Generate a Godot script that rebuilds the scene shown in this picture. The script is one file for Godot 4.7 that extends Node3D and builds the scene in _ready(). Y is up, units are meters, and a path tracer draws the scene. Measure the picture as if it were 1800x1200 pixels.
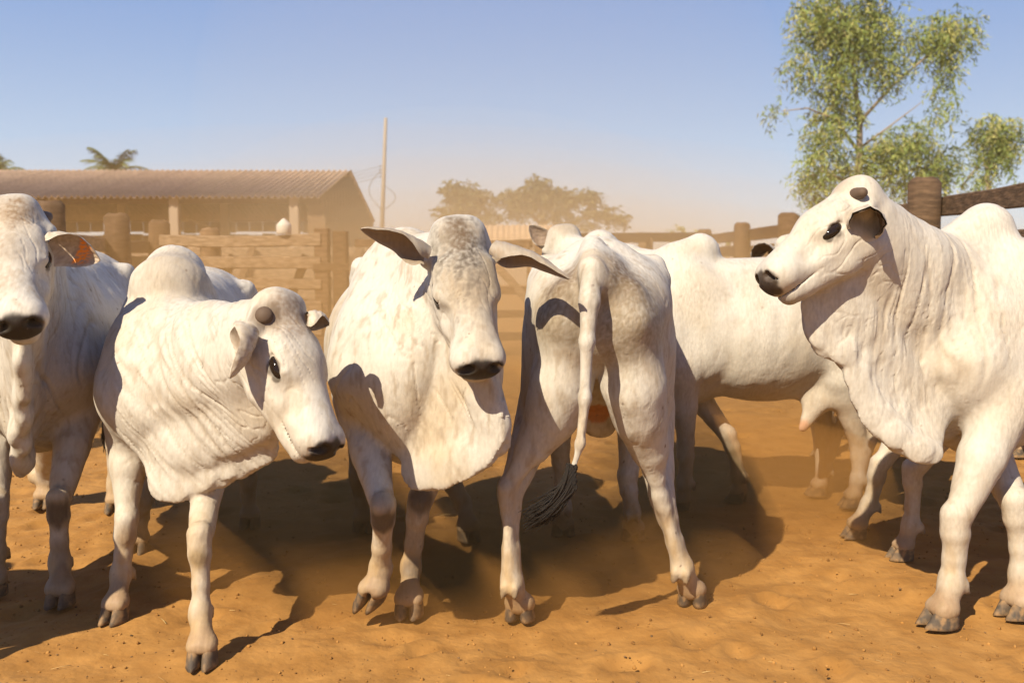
extends Node3D

# ------------------------------------------------------------------ flesh: a field of blended tapered capsules, meshed as surface nets
class Flesh:
	var A := PackedVector3Array()
	var BA := PackedVector3Array()
	var N := PackedVector3Array()
	var RA := PackedFloat32Array()
	var DR := PackedFloat32Array()
	var K := PackedFloat32Array()
	var KK := PackedFloat32Array()
	var IB := PackedFloat32Array()
	var BL := PackedFloat32Array()
	var SG := PackedFloat32Array()
	var lo := Vector3(1e9, 1e9, 1e9)
	var hi := Vector3(-1e9, -1e9, -1e9)
	var verts := PackedVector3Array()
	var faces := PackedInt32Array()

	# a tapered capsule from a to b, squeezed to s along n; sub carves it out
	func cap(a: Vector3, b: Vector3, ra: float, rb: float, blend := 0.05, n := Vector3.ZERO, s := 1.0, sub := false) -> void:
		var k := 1.0 / s - 1.0 if n != Vector3.ZERO else 0.0
		var ba := b - a
		if k != 0.0:
			ba += n * (k * n.dot(ba))
		A.append(a); BA.append(ba); N.append(n)
		RA.append(ra); DR.append(rb - ra); K.append(k); KK.append(2.0 * k + k * k)
		IB.append(1.0 / maxf(ba.length_squared(), 1e-9))
		BL.append(blend); SG.append(-1.0 if sub else 1.0)
		if not sub:
			var r := maxf(ra, rb) * maxf(1.0, s) + 0.03
			lo = lo.min(a.min(b) - Vector3(r, r, r))
			hi = hi.max(a.max(b) + Vector3(r, r, r))

	func one(i: int, p: Vector3) -> float:
		var q := p - A[i]
		var k := K[i]
		var n := N[i]
		if k != 0.0:
			q += n * (k * n.dot(q))
		var ba := BA[i]
		var h := clampf(q.dot(ba) * IB[i], 0.0, 1.0)
		q -= ba * h
		var l := q.length()
		var d := l - (RA[i] + DR[i] * h)
		if k != 0.0 and l > 1e-6:
			var g := n.dot(q) / l
			d /= sqrt(1.0 + KK[i] * g * g)
		return d

	func field(p: Vector3, list: PackedInt32Array) -> float:
		var d := 1e3
		for i in list:
			var q := p - A[i]
			var k := K[i]
			var ba := BA[i]
			var h: float
			var l: float
			var e: float
			if k != 0.0:
				var n := N[i]
				q += n * (k * n.dot(q))
				h = clampf(q.dot(ba) * IB[i], 0.0, 1.0)
				q -= ba * h
				l = q.length()
				var g := n.dot(q) / maxf(l, 1e-6)
				e = (l - RA[i] - DR[i] * h) / sqrt(1.0 + KK[i] * g * g)
			else:
				h = clampf(q.dot(ba) * IB[i], 0.0, 1.0)
				e = (q - ba * h).length() - RA[i] - DR[i] * h
			var b := BL[i]
			if SG[i] > 0.0:
				var m := maxf(b - absf(d - e), 0.0)
				d = minf(d, e) - m * m / (4.0 * b)
			else:
				var m := maxf(b - absf(d + e), 0.0)
				d = maxf(d, -e) + m * m / (4.0 * b)
		return d

	func near(p: Vector3, list: PackedInt32Array, reach: float) -> PackedInt32Array:
		var out := PackedInt32Array()
		for i in list:
			if one(i, p) < reach * (1.0 + 0.5 * maxf(K[i], 0.0)) + BL[i]:
				out.append(i)
		return out

	# side: 0 everything, 1 only inside the ball in front of the plane (the head), -1 everything but its inner part
	func net(cell: float, side := 0, ball := Vector3.ZERO, radius := 0.0, at := Vector3.ZERO, towards := Vector3.ZERO) -> void:
		var l := lo
		var h := hi
		if side == 1:
			l = lo.max(ball - Vector3.ONE * (radius + 0.03))
			h = hi.min(ball + Vector3.ONE * (radius + 0.03))
		var big := cell * 16.0
		var cx := ceili((h.x - l.x) / big)
		var cy := ceili((h.y - l.y) / big)
		var cz := ceili((h.z - l.z) / big)
		var sx := cx * 16 + 1
		var sy := cy * 16 + 1
		var sz := cz * 16 + 1
		var sxy := sx * sy
		var vals := PackedFloat32Array()
		vals.resize(sxy * sz)
		vals.fill(1e9)
		var ids := PackedInt32Array()
		ids.resize(sxy * sz)
		ids.fill(-1)
		var all := PackedInt32Array(range(A.size()))
		var hb := big * 0.866
		var small := cell * 4.0
		var hs := small * 0.866
		var spots := PackedInt32Array()
		for bz in cz:
			for by in cy:
				for bx in cx:
					var c0 := l + Vector3(bx + 0.5, by + 0.5, bz + 0.5) * big
					var near0 := near(c0, all, hb * 1.2)
					if near0.is_empty():
						continue
					var f0 := field(c0, near0)
					if absf(f0) > hb * 1.25 + 0.01:
						continue
					for q in 64:
						var ox := bx * 16 + (q & 3) * 4
						var oy := by * 16 + ((q >> 2) & 3) * 4
						var oz := bz * 16 + (q >> 4) * 4
						var c1 := l + Vector3(ox + 2, oy + 2, oz + 2) * cell
						if side != 0:
							var gap := maxf((c1 - ball).length() - radius, -(c1 - at).dot(towards))
							if side == 1 and gap > hs:
								continue
							if side == -1 and gap < -hs - cell:
								continue
						var near1 := near(c1, near0, hs * 1.2)
						if near1.is_empty():
							continue
						if absf(field(c1, near1)) > hs * 1.3 + 0.004:
							continue
						for z in range(oz, oz + 5):
							for y in range(oy, oy + 5):
								var row := z * sxy + y * sx
								for x in range(ox, ox + 5):
									if vals[row + x] > 1e8:
										vals[row + x] = field(l + Vector3(x, y, z) * cell, near1)
						spots.append(ox + oy * sx + oz * sxy)
		var offs: Array[int] = [0, 1, sx, sx + 1, sxy, sxy + 1, sxy + sx, sxy + sx + 1]
		var o1 := 1
		var o2 := sx
		var o3 := sx + 1
		var o4 := sxy
		var o5 := sxy + 1
		var o6 := sxy + sx
		var o7 := sxy + sx + 1
		var ea: Array[int] = [0, 2, 4, 6, 0, 1, 4, 5, 0, 1, 2, 3]
		var eb: Array[int] = [1, 3, 5, 7, 2, 3, 6, 7, 4, 5, 6, 7]
		var corner: Array[Vector3] = []
		for i in 8:
			corner.append(Vector3(i & 1, (i >> 1) & 1, i >> 2))
		var cells := PackedInt32Array()
		for s in spots:
			for q in 64:
				var b := s + (q & 3) + ((q >> 2) & 3) * sx + (q >> 4) * sxy
				var v0 := vals[b] < 0.0
				if v0 == (vals[b + o1] < 0.0) and v0 == (vals[b + o2] < 0.0) and v0 == (vals[b + o3] < 0.0) and v0 == (vals[b + o4] < 0.0) and v0 == (vals[b + o5] < 0.0) and v0 == (vals[b + o6] < 0.0) and v0 == (vals[b + o7] < 0.0):
					continue
				var sum := Vector3.ZERO
				var n := 0
				for e in 12:
					var a := vals[b + offs[ea[e]]]
					var c := vals[b + offs[eb[e]]]
					if (a < 0.0) != (c < 0.0):
						sum += corner[ea[e]].lerp(corner[eb[e]], a / (a - c))
						n += 1
				ids[b] = verts.size()
				cells.append(b)
				var z := b / sxy
				var y := (b - z * sxy) / sx
				verts.append(l + (Vector3(b - z * sxy - y * sx, y, z) + sum / n) * cell)
		for b in cells:
			var inside := vals[b] < 0.0
			var i0 := ids[b]
			for axis in 3:
				var e := o1 if axis == 0 else o2 if axis == 1 else o4
				if (vals[b + e] < 0.0) == inside:
					continue
				var u := o2 if axis == 0 else o4 if axis == 1 else o1
				var w := o4 if axis == 0 else o1 if axis == 1 else o2
				if b - u - w < 0:
					continue
				var i1 := ids[b - u]
				var i2 := ids[b - u - w]
				var i3 := ids[b - w]
				if i1 < 0 or i2 < 0 or i3 < 0:
					continue
				if inside:
					faces.append_array(PackedInt32Array([i0, i2, i1, i0, i3, i2]))
				else:
					faces.append_array(PackedInt32Array([i0, i1, i2, i0, i2, i3]))


static func smooth_normals(v: PackedVector3Array, f: PackedInt32Array) -> PackedVector3Array:
	var n := PackedVector3Array()
	n.resize(v.size())
	for k in range(0, f.size(), 3):
		var a := f[k]
		var b := f[k + 1]
		var c := f[k + 2]
		var g := (v[c] - v[a]).cross(v[b] - v[a])
		n[a] += g
		n[b] += g
		n[c] += g
	for k in n.size():
		n[k] = n[k].normalized()
	return n


static func array_mesh(v: PackedVector3Array, f: PackedInt32Array, c: PackedColorArray, n: PackedVector3Array) -> ArrayMesh:
	var a := []
	a.resize(Mesh.ARRAY_MAX)
	a[Mesh.ARRAY_VERTEX] = v
	a[Mesh.ARRAY_NORMAL] = n
	a[Mesh.ARRAY_COLOR] = c
	a[Mesh.ARRAY_INDEX] = f
	var m := ArrayMesh.new()
	m.add_surface_from_arrays(Mesh.PRIMITIVE_TRIANGLES, a)
	return m


# ------------------------------------------------------------------ one zebu: posed skeleton -> flesh, paint, ears
class Zebu:
	var o: Dictionary                      # the pose
	var flesh := Flesh.new()
	var base: Vector3
	var fw: Vector3
	var up := Vector3.UP
	var lat: Vector3
	var s := 1.0
	var hp: Vector3                        # head: poll, face axis, dorsal axis, right axis, scale
	var hf: Vector3
	var hu: Vector3
	var hr: Vector3
	var hs := 1.0
	var face := 1.0
	var neck_a: Vector3
	var neck_b: Vector3
	var colors := PackedColorArray()
	var normals := PackedVector3Array()
	var paints: Array = []
	var crease := PackedFloat32Array()
	var rough := FastNoiseLite.new()
	var folds := FastNoiseLite.new()
	var stain := FastNoiseLite.new()
	var hooves: Array = []
	var eyes: Array = []
	var hide := Color(0.475, 0.44, 0.385)

	func L(x: float, y: float, z := 0.0) -> Vector3:
		return base + fw * (x * s) + up * (y * s) + lat * (z * s)

	func Hd(x: float, y: float, z := 0.0) -> Vector3:
		var fx := x if x < 0.2 else 0.2 + (x - 0.2) * face
		return hp + (hf * fx + hu * y + hr * z) * hs

	func setup(pose: Dictionary, seed_: int) -> void:
		o = pose
		base = o.base
		base.y = 0.0
		fw = Vector3(o.fw.x, 0, o.fw.z).normalized()
		lat = fw.cross(up).normalized()            # the animal's right
		s = o.get("scale", 1.0)
		hs = o.get("head_scale", 1.0)
		face = o.get("face", 1.0)
		hp = o.poll
		hf = (o.nose - o.poll).normalized()
		hu = (o.dorsal - hf * hf.dot(o.dorsal)).normalized()
		hr = hf.cross(hu).normalized()
		rough.seed = seed_
		rough.frequency = 1.0
		rough.fractal_octaves = 2
		rough.fractal_gain = 0.3
		folds.seed = seed_ + 5
		folds.frequency = 1.0
		folds.fractal_octaves = 1
		stain.seed = seed_ + 11
		stain.frequency = 1.0
		stain.fractal_octaves = 4
		torso()
		for k in 4:
			leg(k)
		neck()
		head()

	func torso() -> void:
		var f := flesh
		var w: float = o.get("girth", 1.0)
		f.cap(L(0.08, 0.97), L(-0.52, 0.955), 0.30 * s, 0.345 * s, 0.1, lat, 0.80 * w)
		f.cap(L(-0.40, 0.91), L(-0.82, 0.97), 0.31 * s, 0.255 * s, 0.12, lat, 0.92 * w)
		f.cap(L(-0.05, 1.235), L(-0.95, 1.27), 0.105 * s, 0.10 * s, 0.1, lat, 1.35)
		f.cap(L(-0.82, 1.13), L(-1.12, 1.10), 0.20 * s, 0.185 * s, 0.1, lat, 1.1)
		f.cap(L(0.23, 0.90), L(0.0, 0.78), 0.20 * s, 0.235 * s, 0.1, lat, 0.85)
		f.cap(L(0.26, 0.72), L(0.05, 0.66), 0.10 * s, 0.09 * s, 0.1, lat, 0.7)
		for z in [-1.0, 1.0]:
			f.cap(L(-0.85, 1.265, 0.205 * z), L(-0.89, 1.22, 0.21 * z), 0.045 * s, 0.05 * s, 0.065)
			f.cap(L(-1.25, 1.17, 0.10 * z), L(-1.27, 1.10, 0.115 * z), 0.05 * s, 0.045 * s, 0.055)
			f.cap(L(-0.03, 1.23, 0.11 * z), L(0.17, 0.90, 0.195 * z), 0.10 * s, 0.115 * s, 0.06, lat, 0.62)
			f.cap(L(-0.10, 1.13, 0.15 * z), L(-0.05, 0.85, 0.20 * z), 0.12 * s, 0.13 * s, 0.06, lat, 0.5)
			f.cap(L(0.24, 0.88, 0.15 * z), L(0.10, 0.74, 0.165 * z), 0.085 * s, 0.09 * s, 0.06, lat, 0.85)
			# haunch
			f.cap(L(-0.98, 1.10, 0.13 * z), L(-0.86, 0.80, 0.175 * z), 0.19 * s, 0.125 * s, 0.07, lat, 0.72)
			f.cap(L(-1.17, 1.06, 0.105 * z), L(-1.10, 0.76, 0.145 * z), 0.125 * s, 0.105 * s, 0.06, lat, 0.8)
		var hump: Array = o.get("hump", [Vector3(0.0, 1.33, 0), Vector3(-0.13, 1.42, 0), 0.125, 0.10])
		f.cap(L(hump[0].x, hump[0].y), L(hump[1].x, hump[1].y), hump[2] * s, hump[3] * s, o.get("hump_blend", 0.045), lat, o.get("hump_flat", 0.85))
		f.cap(L(-1.13, 1.265), L(-1.29, 1.225), 0.07 * s, 0.05 * s, 0.07)
		if not o.has("tail"):
			for q in [[Vector3(-1.27, 1.23, 0), Vector3(-1.35, 1.05, 0), 0.045, 0.032], [Vector3(-1.35, 1.05, 0), Vector3(-1.36, 0.80, 0), 0.032, 0.020], [Vector3(-1.36, 0.80, 0), Vector3(-1.33, 0.50, 0), 0.020, 0.013]]:
				f.cap(L(q[0].x, q[0].y), L(q[1].x, q[1].y), q[2] * s, q[3] * s, 0.02)
		if o.has("tail"):
			var t: Array = o.tail
			for k in t.size() - 1:
				f.cap(t[k][0], t[k + 1][0], t[k][1], t[k + 1][1], 0.025)
		for e in o.get("extra", []):
			f.cap(e[0], e[1], e[2], e[3], e[4], lat if e.size() < 7 else e[6], e[5])

	# legs: 0 front left, 1 front right, 2 hind left, 3 hind right; [knee or hock, fetlock, coronet, way the hoof points, sole down]
	func leg(k: int) -> void:
		var f := flesh
		var j: Array = o.legs[k]
		var z := -1.0 if k % 2 == 0 else 1.0
		var kn: Vector3 = j[0]
		var fe: Vector3 = j[1]
		var co: Vector3 = j[2]
		var to: Vector3 = Vector3(j[3].x, 0, j[3].z).normalized()
		var sole: Vector3 = j[4].normalized() if j.size() > 4 else Vector3.DOWN
		var side := to.cross(up).normalized()
		if j.size() < 5:
			co.y = 0.068
			fe.y = maxf(fe.y, 0.15)
		var m: float = s * o.get("leg", 1.0)
		if k < 2:
			var el := L(0.03, 0.80, 0.175 * z)
			f.cap(L(0.12, 0.90, 0.175 * z), el, 0.115 * s, 0.095 * s, 0.06, lat, 0.8)
			var mid := el.lerp(kn, 0.5)
			f.cap(el, mid, 0.098 * m, 0.070 * m, 0.035)
			f.cap(mid, kn + (el - kn).normalized() * 0.05, 0.070 * m, 0.046 * m, 0.02)
			var ax := (fe - kn).normalized()
			f.cap(kn - ax * 0.035 + to * 0.008, kn + ax * 0.03 + to * 0.006, 0.047 * m, 0.043 * m, 0.018)
			f.cap(kn + ax * 0.04, kn.lerp(fe, 0.6), 0.037 * m, 0.0315 * m, 0.02)
			f.cap(kn.lerp(fe, 0.6), fe, 0.0315 * m, 0.034 * m, 0.015)
			f.cap(kn + ax * 0.03 - to * 0.022, fe - to * 0.02, 0.020 * m, 0.018 * m, 0.022)
		else:
			var st := L(-0.80, 0.80, 0.18 * z)
			var back := L(-1.16, 0.84, 0.13 * z)
			var hip := L(-0.95, 0.95, 0.15 * z)
			f.cap(hip, st.lerp(kn, 0.35), 0.15 * s, 0.085 * m, 0.08, lat, 0.8)
			f.cap(st.lerp(kn, 0.2), kn, 0.094 * m, 0.044 * m, 0.035)
			f.cap(back, back.lerp(kn, 0.5), 0.10 * s, 0.062 * m, 0.07)
			var ax := (fe - kn).normalized()
			var point := kn - to * 0.062 + up * 0.035
			f.cap(back.lerp(kn, 0.45), point, 0.055 * m, 0.024 * m, 0.05)
			f.cap(point, point - ax * -0.05 + to * 0.012, 0.027 * m, 0.024 * m, 0.03)
			f.cap(kn - ax * 0.03, kn + ax * 0.06, 0.050 * m, 0.043 * m, 0.02, side, 0.85)
			f.cap(kn + ax * 0.05, kn.lerp(fe, 0.6), 0.040 * m, 0.034 * m, 0.02, side, 0.85)
			f.cap(kn.lerp(fe, 0.6), fe, 0.033 * m, 0.036 * m, 0.015)
			f.cap(point - ax * -0.06 + to * 0.01, fe - to * 0.022, 0.020 * m, 0.018 * m, 0.022)
		f.cap(fe - up * 0.005, fe + up * 0.012, 0.040 * m, 0.039 * m, 0.02)
		f.cap(fe, co, 0.036 * m, 0.038 * m, 0.015)
		var hoof_up := -sole
		f.cap(co - side * 0.020 * m, co + side * 0.020 * m, 0.033 * m, 0.033 * m, 0.02)
		f.cap(co + to * 0.026 - side * 0.025 * m - hoof_up * 0.008, co + to * 0.026 + side * 0.025 * m - hoof_up * 0.008, 0.026 * m, 0.026 * m, 0.02)
		f.cap(co + to * 0.07 - hoof_up * 0.03, co + to * 0.02 - hoof_up * 0.05, 0.010, 0.012, 0.012, Vector3.ZERO, 1.0, true)
		for d in [-1.0, 1.0]:
			f.cap(fe - to * 0.04 + side * 0.02 * d, fe - to * 0.052 + side * 0.024 * d + sole * 0.03, 0.017, 0.010, 0.014)
			paints.append([fe - to * 0.056 + side * 0.024 * d + sole * 0.022, 0.022, Color(0.12, 0.08, 0.05), 0.6])
		paints.append([co + sole * 0.02, 0.09, Color(0.26, 0.155, 0.075), 0.7, 0.5])
		hooves.append([co, to, side, hoof_up, m])

	func neck() -> void:
		var f := flesh
		var nb: Array = o.get("neck_base", [Vector3(0.03, 1.20, 0), Vector3(0.24, 0.90, 0)])
		var tb := L(nb[0].x, nb[0].y)
		var lb := L(nb[1].x, nb[1].y)
		var th := Hd(0.005, -0.145)
		var tl := Hd(0.10, -0.205)
		var c: Vector3 = o.get("neck_bend", Vector3.ZERO)
		var m1 := tb.lerp(th, 0.5) + c
		var m2 := lb.lerp(tl, 0.5) + c
		var side := (th - tb).normalized().cross((tb - lb).normalized()).normalized()
		if side.dot(lat) < 0.0:
			side = -side
		var sh := (side + hr * 0.5).normalized()
		f.cap(tb, m1, 0.175 * s, 0.125 * s, 0.09, side, 0.85)
		f.cap(m1, th, 0.125 * s, 0.088 * hs, 0.06, sh, 0.9)
		f.cap(lb, m2, 0.19 * s, 0.125 * s, 0.09, side, 0.75)
		f.cap(m2, tl, 0.125 * s, 0.085 * hs, 0.06, sh, 0.85)
		f.cap(tb.lerp(lb, 0.5), th.lerp(tl, 0.5), 0.19 * s, 0.10 * hs, 0.08, side, 0.75)
		neck_a = lb
		neck_b = tl
		# the dewlap: a thin hanging sheet between the throat line and its loose edge
		var e: Array = []
		var rim: Array = o.get("dewlap", [])
		var thin: float = o.get("dewlap_thin", 0.27)
		for k in rim.size() - 1:
			var p0: Vector3 = rim[maxi(k - 1, 0)]
			var p3: Vector3 = rim[mini(k + 2, rim.size() - 1)]
			for i in 4:
				e.append((rim[k] as Vector3).cubic_interpolate(rim[k + 1], p0, p3, i / 4.0))
		if rim.size():
			e.append(rim[-1])
		var nrm: Vector3 = o.get("dewlap_side", side)
		var r: float = o.get("dewlap_r", 0.062)
		for k in e.size():
			var t := float(k) / maxf(e.size() - 1.0, 1.0)
			var top := tl.lerp(lb, t)
			var q: Vector3 = e[k] + nrm.normalized() * (0.013 * sin(k * 2.1) + 0.008 * sin(k * 3.7 + 1.0))
			q += (q - top).normalized() * (0.010 * sin(k * 2.6 + 0.7) - r * 0.5)
			f.cap(top, top.lerp(q, 0.5), 0.10 * s, r * 1.15, 0.05, nrm, thin * 1.55)
			f.cap(top.lerp(q, 0.4), q, r * 1.1, r * 0.7, 0.03, nrm, thin)
			e[k] = q
			if k > 0:
				var w: Vector3 = e[k - 1]
				f.cap(w, q, r * 0.7, r * 0.7, 0.02, nrm, thin)
				f.cap(w.lerp(top, 0.4), q.lerp(top, 0.4), r * 1.1, r * 1.1, 0.04, nrm, thin * 1.2)

	func head() -> void:
		var f := flesh
		var h := hs
		var mz: float = o.get("muzzle", 1.0)
		f.cap(Hd(0.015, -0.075), Hd(0.19, -0.080), 0.080 * h, 0.093 * h, 0.03)
		f.cap(Hd(-0.005, -0.05, -0.035), Hd(-0.005, -0.05, 0.035), 0.058 * h, 0.058 * h, 0.05)
		f.cap(Hd(0.18, -0.09), Hd(0.42, -0.088), 0.088 * h, 0.064 * h * mz, 0.04)
		f.cap(Hd(0.15, -0.17), Hd(0.40, -0.13), 0.075 * h, 0.045 * h, 0.05)
		for z in [-1.0, 1.0]:
			f.cap(Hd(0.13, -0.055, 0.066 * z), Hd(0.235, -0.070, 0.066 * z), 0.040 * h, 0.035 * h, 0.035)
			f.cap(Hd(0.14, -0.145, 0.050 * z), Hd(0.30, -0.14, 0.038 * z), 0.062 * h, 0.052 * h, 0.04)
			f.cap(Hd(0.10, -0.205, 0.048 * z), Hd(0.22, -0.205, 0.040 * z), 0.052 * h, 0.046 * h, 0.03)
			f.cap(Hd(0.22, -0.205, 0.040 * z), Hd(0.41, -0.175, 0.018 * z), 0.046 * h, 0.037 * h, 0.03)
			f.cap(Hd(0.395, -0.105, 0.028 * z), Hd(0.452, -0.098, 0.036 * z), 0.053 * h * mz, 0.057 * h * mz, 0.03)
			f.cap(Hd(0.04, -0.09, 0.075 * z), Hd(0.06, -0.10, 0.11 * z), 0.040 * h, 0.026 * h, 0.04)
		f.cap(Hd(0.42, -0.118), Hd(0.462, -0.115), 0.050 * h * mz, 0.048 * h * mz, 0.03)
		f.cap(Hd(0.395, -0.18), Hd(0.462, -0.175), 0.036 * h * mz, 0.034 * h * mz, 0.025, hr, 1.4)
		f.cap(Hd(0.470, -0.078, -0.036), Hd(0.470, -0.078, 0.036), 0.040 * h * mz, 0.040 * h * mz, 0.025)
		f.cap(Hd(0.474, -0.112, -0.028), Hd(0.474, -0.112, 0.028), 0.034 * h, 0.034 * h, 0.02)
		# mouth line, temple hollows, nostrils, eyes
		f.cap(Hd(0.40, -0.160), Hd(0.47, -0.158), 0.075 * h, 0.085 * h, 0.006, hu, 0.022, true)
		for z in [-1.0, 1.0]:
			f.cap(Hd(0.30, -0.085, 0.115 * z), Hd(0.36, -0.09, 0.105 * z), 0.028 * h, 0.024 * h, 0.04, Vector3.ZERO, 1.0, true)
			f.cap(Hd(0.514, -0.066, 0.036 * z), Hd(0.494, -0.092, 0.064 * z), 0.014 * h, 0.009 * h, 0.012, Vector3.ZERO, 1.0, true)
			f.cap(Hd(0.51, -0.070, 0.042 * z), Hd(0.46, -0.076, 0.046 * z), 0.013 * h, 0.011 * h, 0.010, Vector3.ZERO, 1.0, true)
			paints.append([Hd(0.50, -0.07, 0.042 * z), 0.022 * h, Color(0.012, 0.010, 0.010), 0.9])
			var eye := Hd(0.21, -0.082, 0.080 * z)
			var shut: bool = o.get("eyes_shut", false)
			f.cap(Hd(0.21, -0.082, 0.064 * z), eye, 0.037 * h, 0.033 * h, 0.02)
			if shut:
				f.cap(Hd(0.182, -0.088, 0.120 * z), Hd(0.242, -0.098, 0.116 * z), 0.013 * h, 0.010 * h, 0.006, hu, 0.4, true)
			else:
				f.cap(Hd(0.178, -0.080, 0.114 * z), Hd(0.250, -0.088, 0.113 * z), 0.0155 * h, 0.013 * h, 0.006, Vector3.ZERO, 1.0, true)
				f.cap(Hd(0.200, -0.081, 0.119 * z), Hd(0.223, -0.083, 0.119 * z), 0.0205 * h, 0.020 * h, 0.006, Vector3.ZERO, 1.0, true)
				f.cap(Hd(0.172, -0.054, 0.096 * z), Hd(0.238, -0.058, 0.097 * z), 0.012 * h, 0.010 * h, 0.012)
			if shut:
				for i in 5:
					paints.append([Hd(0.182 + 0.015 * i, -0.089 - 0.0025 * i, 0.108 * z), 0.019 * h, Color(0.025, 0.018, 0.014), 1.0])
			else:
				paints.append([Hd(0.212, -0.084, 0.107 * z), 0.029 * h, Color(0.07, 0.052, 0.04), 0.8])
				paints.append([Hd(0.245, -0.094, 0.100 * z), 0.016 * h, Color(0.05, 0.04, 0.03), 0.8])
			eyes.append([Hd(0.212, -0.083, 0.0900 * z), 0.0258 * h])
		var nr: float = o.get("nose_r", 1.0) * h
		paints.append([Hd(0.512, -0.085, 0.0), 0.056 * nr, o.get("nose_color", Color(0.020, 0.016, 0.015)), 0.97])
		for z in [-1.0, 1.0]:
			paints.append([Hd(0.520, -0.082, 0.042 * z), 0.046 * nr, o.get("nose_color", Color(0.020, 0.016, 0.015)), 0.97])
			paints.append([Hd(0.516, -0.118, 0.025 * z), 0.042 * nr, o.get("nose_color", Color(0.020, 0.016, 0.015)), 0.97])
		paints.append([Hd(0.45, -0.185, 0.0), 0.045 * h, Color(0.10, 0.08, 0.07), 0.35, 0.4])

	func grow(cell: float, fine: float) -> void:
		var ball := Hd(0.22, -0.10)
		var at := Hd(-0.07, -0.10)
		if fine > 0.0:
			flesh.net(cell, -1, ball, 0.40 * hs, at, hf)
			flesh.net(fine, 1, ball, 0.40 * hs, at, hf)
		else:
			flesh.net(cell)
		var v := flesh.verts
		var n := smooth_(v, flesh.faces)
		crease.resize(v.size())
		var neck_dir := neck_b - neck_a
		var nh := Vector3(neck_dir.x, 0, neck_dir.z).normalized()
		var nl := nh.cross(up)
		var nlen := neck_dir.length()
		var ndir := neck_dir / nlen
		var across: Vector3 = (o.get("across", nh) as Vector3).normalized()
		var along: Vector3 = (o.get("along", up) as Vector3).normalized()
		var fold_amp: float = o.get("folds", 1.0)
		for k in v.size():
			var p := v[k]
			var q := p - neck_a
			var t := clampf(q.dot(ndir) / nlen, -0.15, 1.0)
			var off := (q - ndir * (t * nlen)).length()
			var hd := (p - ball).length() / hs
			var b := p - base
			var x := b.dot(fw) / s
			var y := b.y / s
			var tt := q.dot(ndir) / nlen
			var mask := smoothstep(0.48, 0.22, off) * smoothstep(0.27, 0.36, hd) * smoothstep(0.42, 0.52, y)
			if tt < 0.15:
				mask *= lerpf(1.0, smoothstep(0.20, 0.10, absf(q.dot(lat))), smoothstep(0.15, 0.0, tt))
			var d := 0.0045 * rough.get_noise_3dv(p * 4.0)
			d += 0.0004 * rough.get_noise_3dv(p * 22.0)
			if y > 0.3 and hd > 0.3:
				var gn := folds.get_noise_3dv(Vector3(p.x * 8.0, p.y * 2.2 + p.x * 1.5, p.z * 8.0))
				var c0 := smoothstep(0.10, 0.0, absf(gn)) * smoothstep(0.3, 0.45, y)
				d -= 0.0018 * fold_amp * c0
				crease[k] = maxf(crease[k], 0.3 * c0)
			if mask > 0.01 and o.has("fold_at"):
				mask *= smoothstep(o.fold_at[1], o.fold_at[1] * 0.55, p.distance_to(o.fold_at[0]))
			if mask > 0.01:
				var fa := q.dot(across)
				var fl := q.dot(along)
				var fq := Vector3(fa * 9.0, fl * 0.8, (q - across * fa - along * fl).length() * 2.5)
				var fn := folds.get_noise_3dv(fq)
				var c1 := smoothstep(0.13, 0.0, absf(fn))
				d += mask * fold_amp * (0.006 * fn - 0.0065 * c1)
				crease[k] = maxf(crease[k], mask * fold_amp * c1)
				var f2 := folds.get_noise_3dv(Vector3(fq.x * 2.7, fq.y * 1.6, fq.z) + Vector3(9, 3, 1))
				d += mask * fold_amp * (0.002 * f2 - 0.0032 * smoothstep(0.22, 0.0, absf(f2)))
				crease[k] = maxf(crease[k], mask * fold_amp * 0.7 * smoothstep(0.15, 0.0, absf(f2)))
			if x < 0.0 and x > -0.85 and y > 0.72 and y < 1.2:
				d += 0.0014 * sin(x * 58.0 + y * 6.0) * smoothstep(0.0, -0.2, x) * smoothstep(-0.85, -0.6, x) * smoothstep(0.72, 0.85, y) * smoothstep(1.2, 1.05, y)
			if y < 0.75 and y > 0.08:
				var c := rough.get_noise_3dv(Vector3(p.x * 16.0, p.y * 5.0, p.z * 16.0))
				d += 0.0015 * c
			if hd < 0.34:
				var hq := (p - hp) / hs
				var ht := hq.dot(hf)
				var hz := hq.dot(hr)
				var wm := smoothstep(0.03, 0.10, ht) * smoothstep(0.36, 0.26, ht) * smoothstep(0.012, 0.035, absf(hz))
				if wm > 0.0:
					var wn := folds.get_noise_3dv(Vector3(hz * 26.0 + ht * 5.0, ht * 5.0, hq.dot(hu) * 16.0))
					d -= wm * 0.0024 * smoothstep(0.16, 0.0, absf(wn))
			v[k] = p + n[k] * d
		flesh.verts = v
		normals = smooth_(v, flesh.faces)
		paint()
		for e in o.get("ears", []):
			ear(e)

	func smooth_(v: PackedVector3Array, f: PackedInt32Array) -> PackedVector3Array:
		var n := PackedVector3Array()
		n.resize(v.size())
		for k in range(0, f.size(), 3):
			var a := f[k]
			var b := f[k + 1]
			var c := f[k + 2]
			var g := (v[c] - v[a]).cross(v[b] - v[a])
			n[a] += g
			n[b] += g
			n[c] += g
		for k in n.size():
			n[k] = n[k].normalized()
		return n

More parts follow.
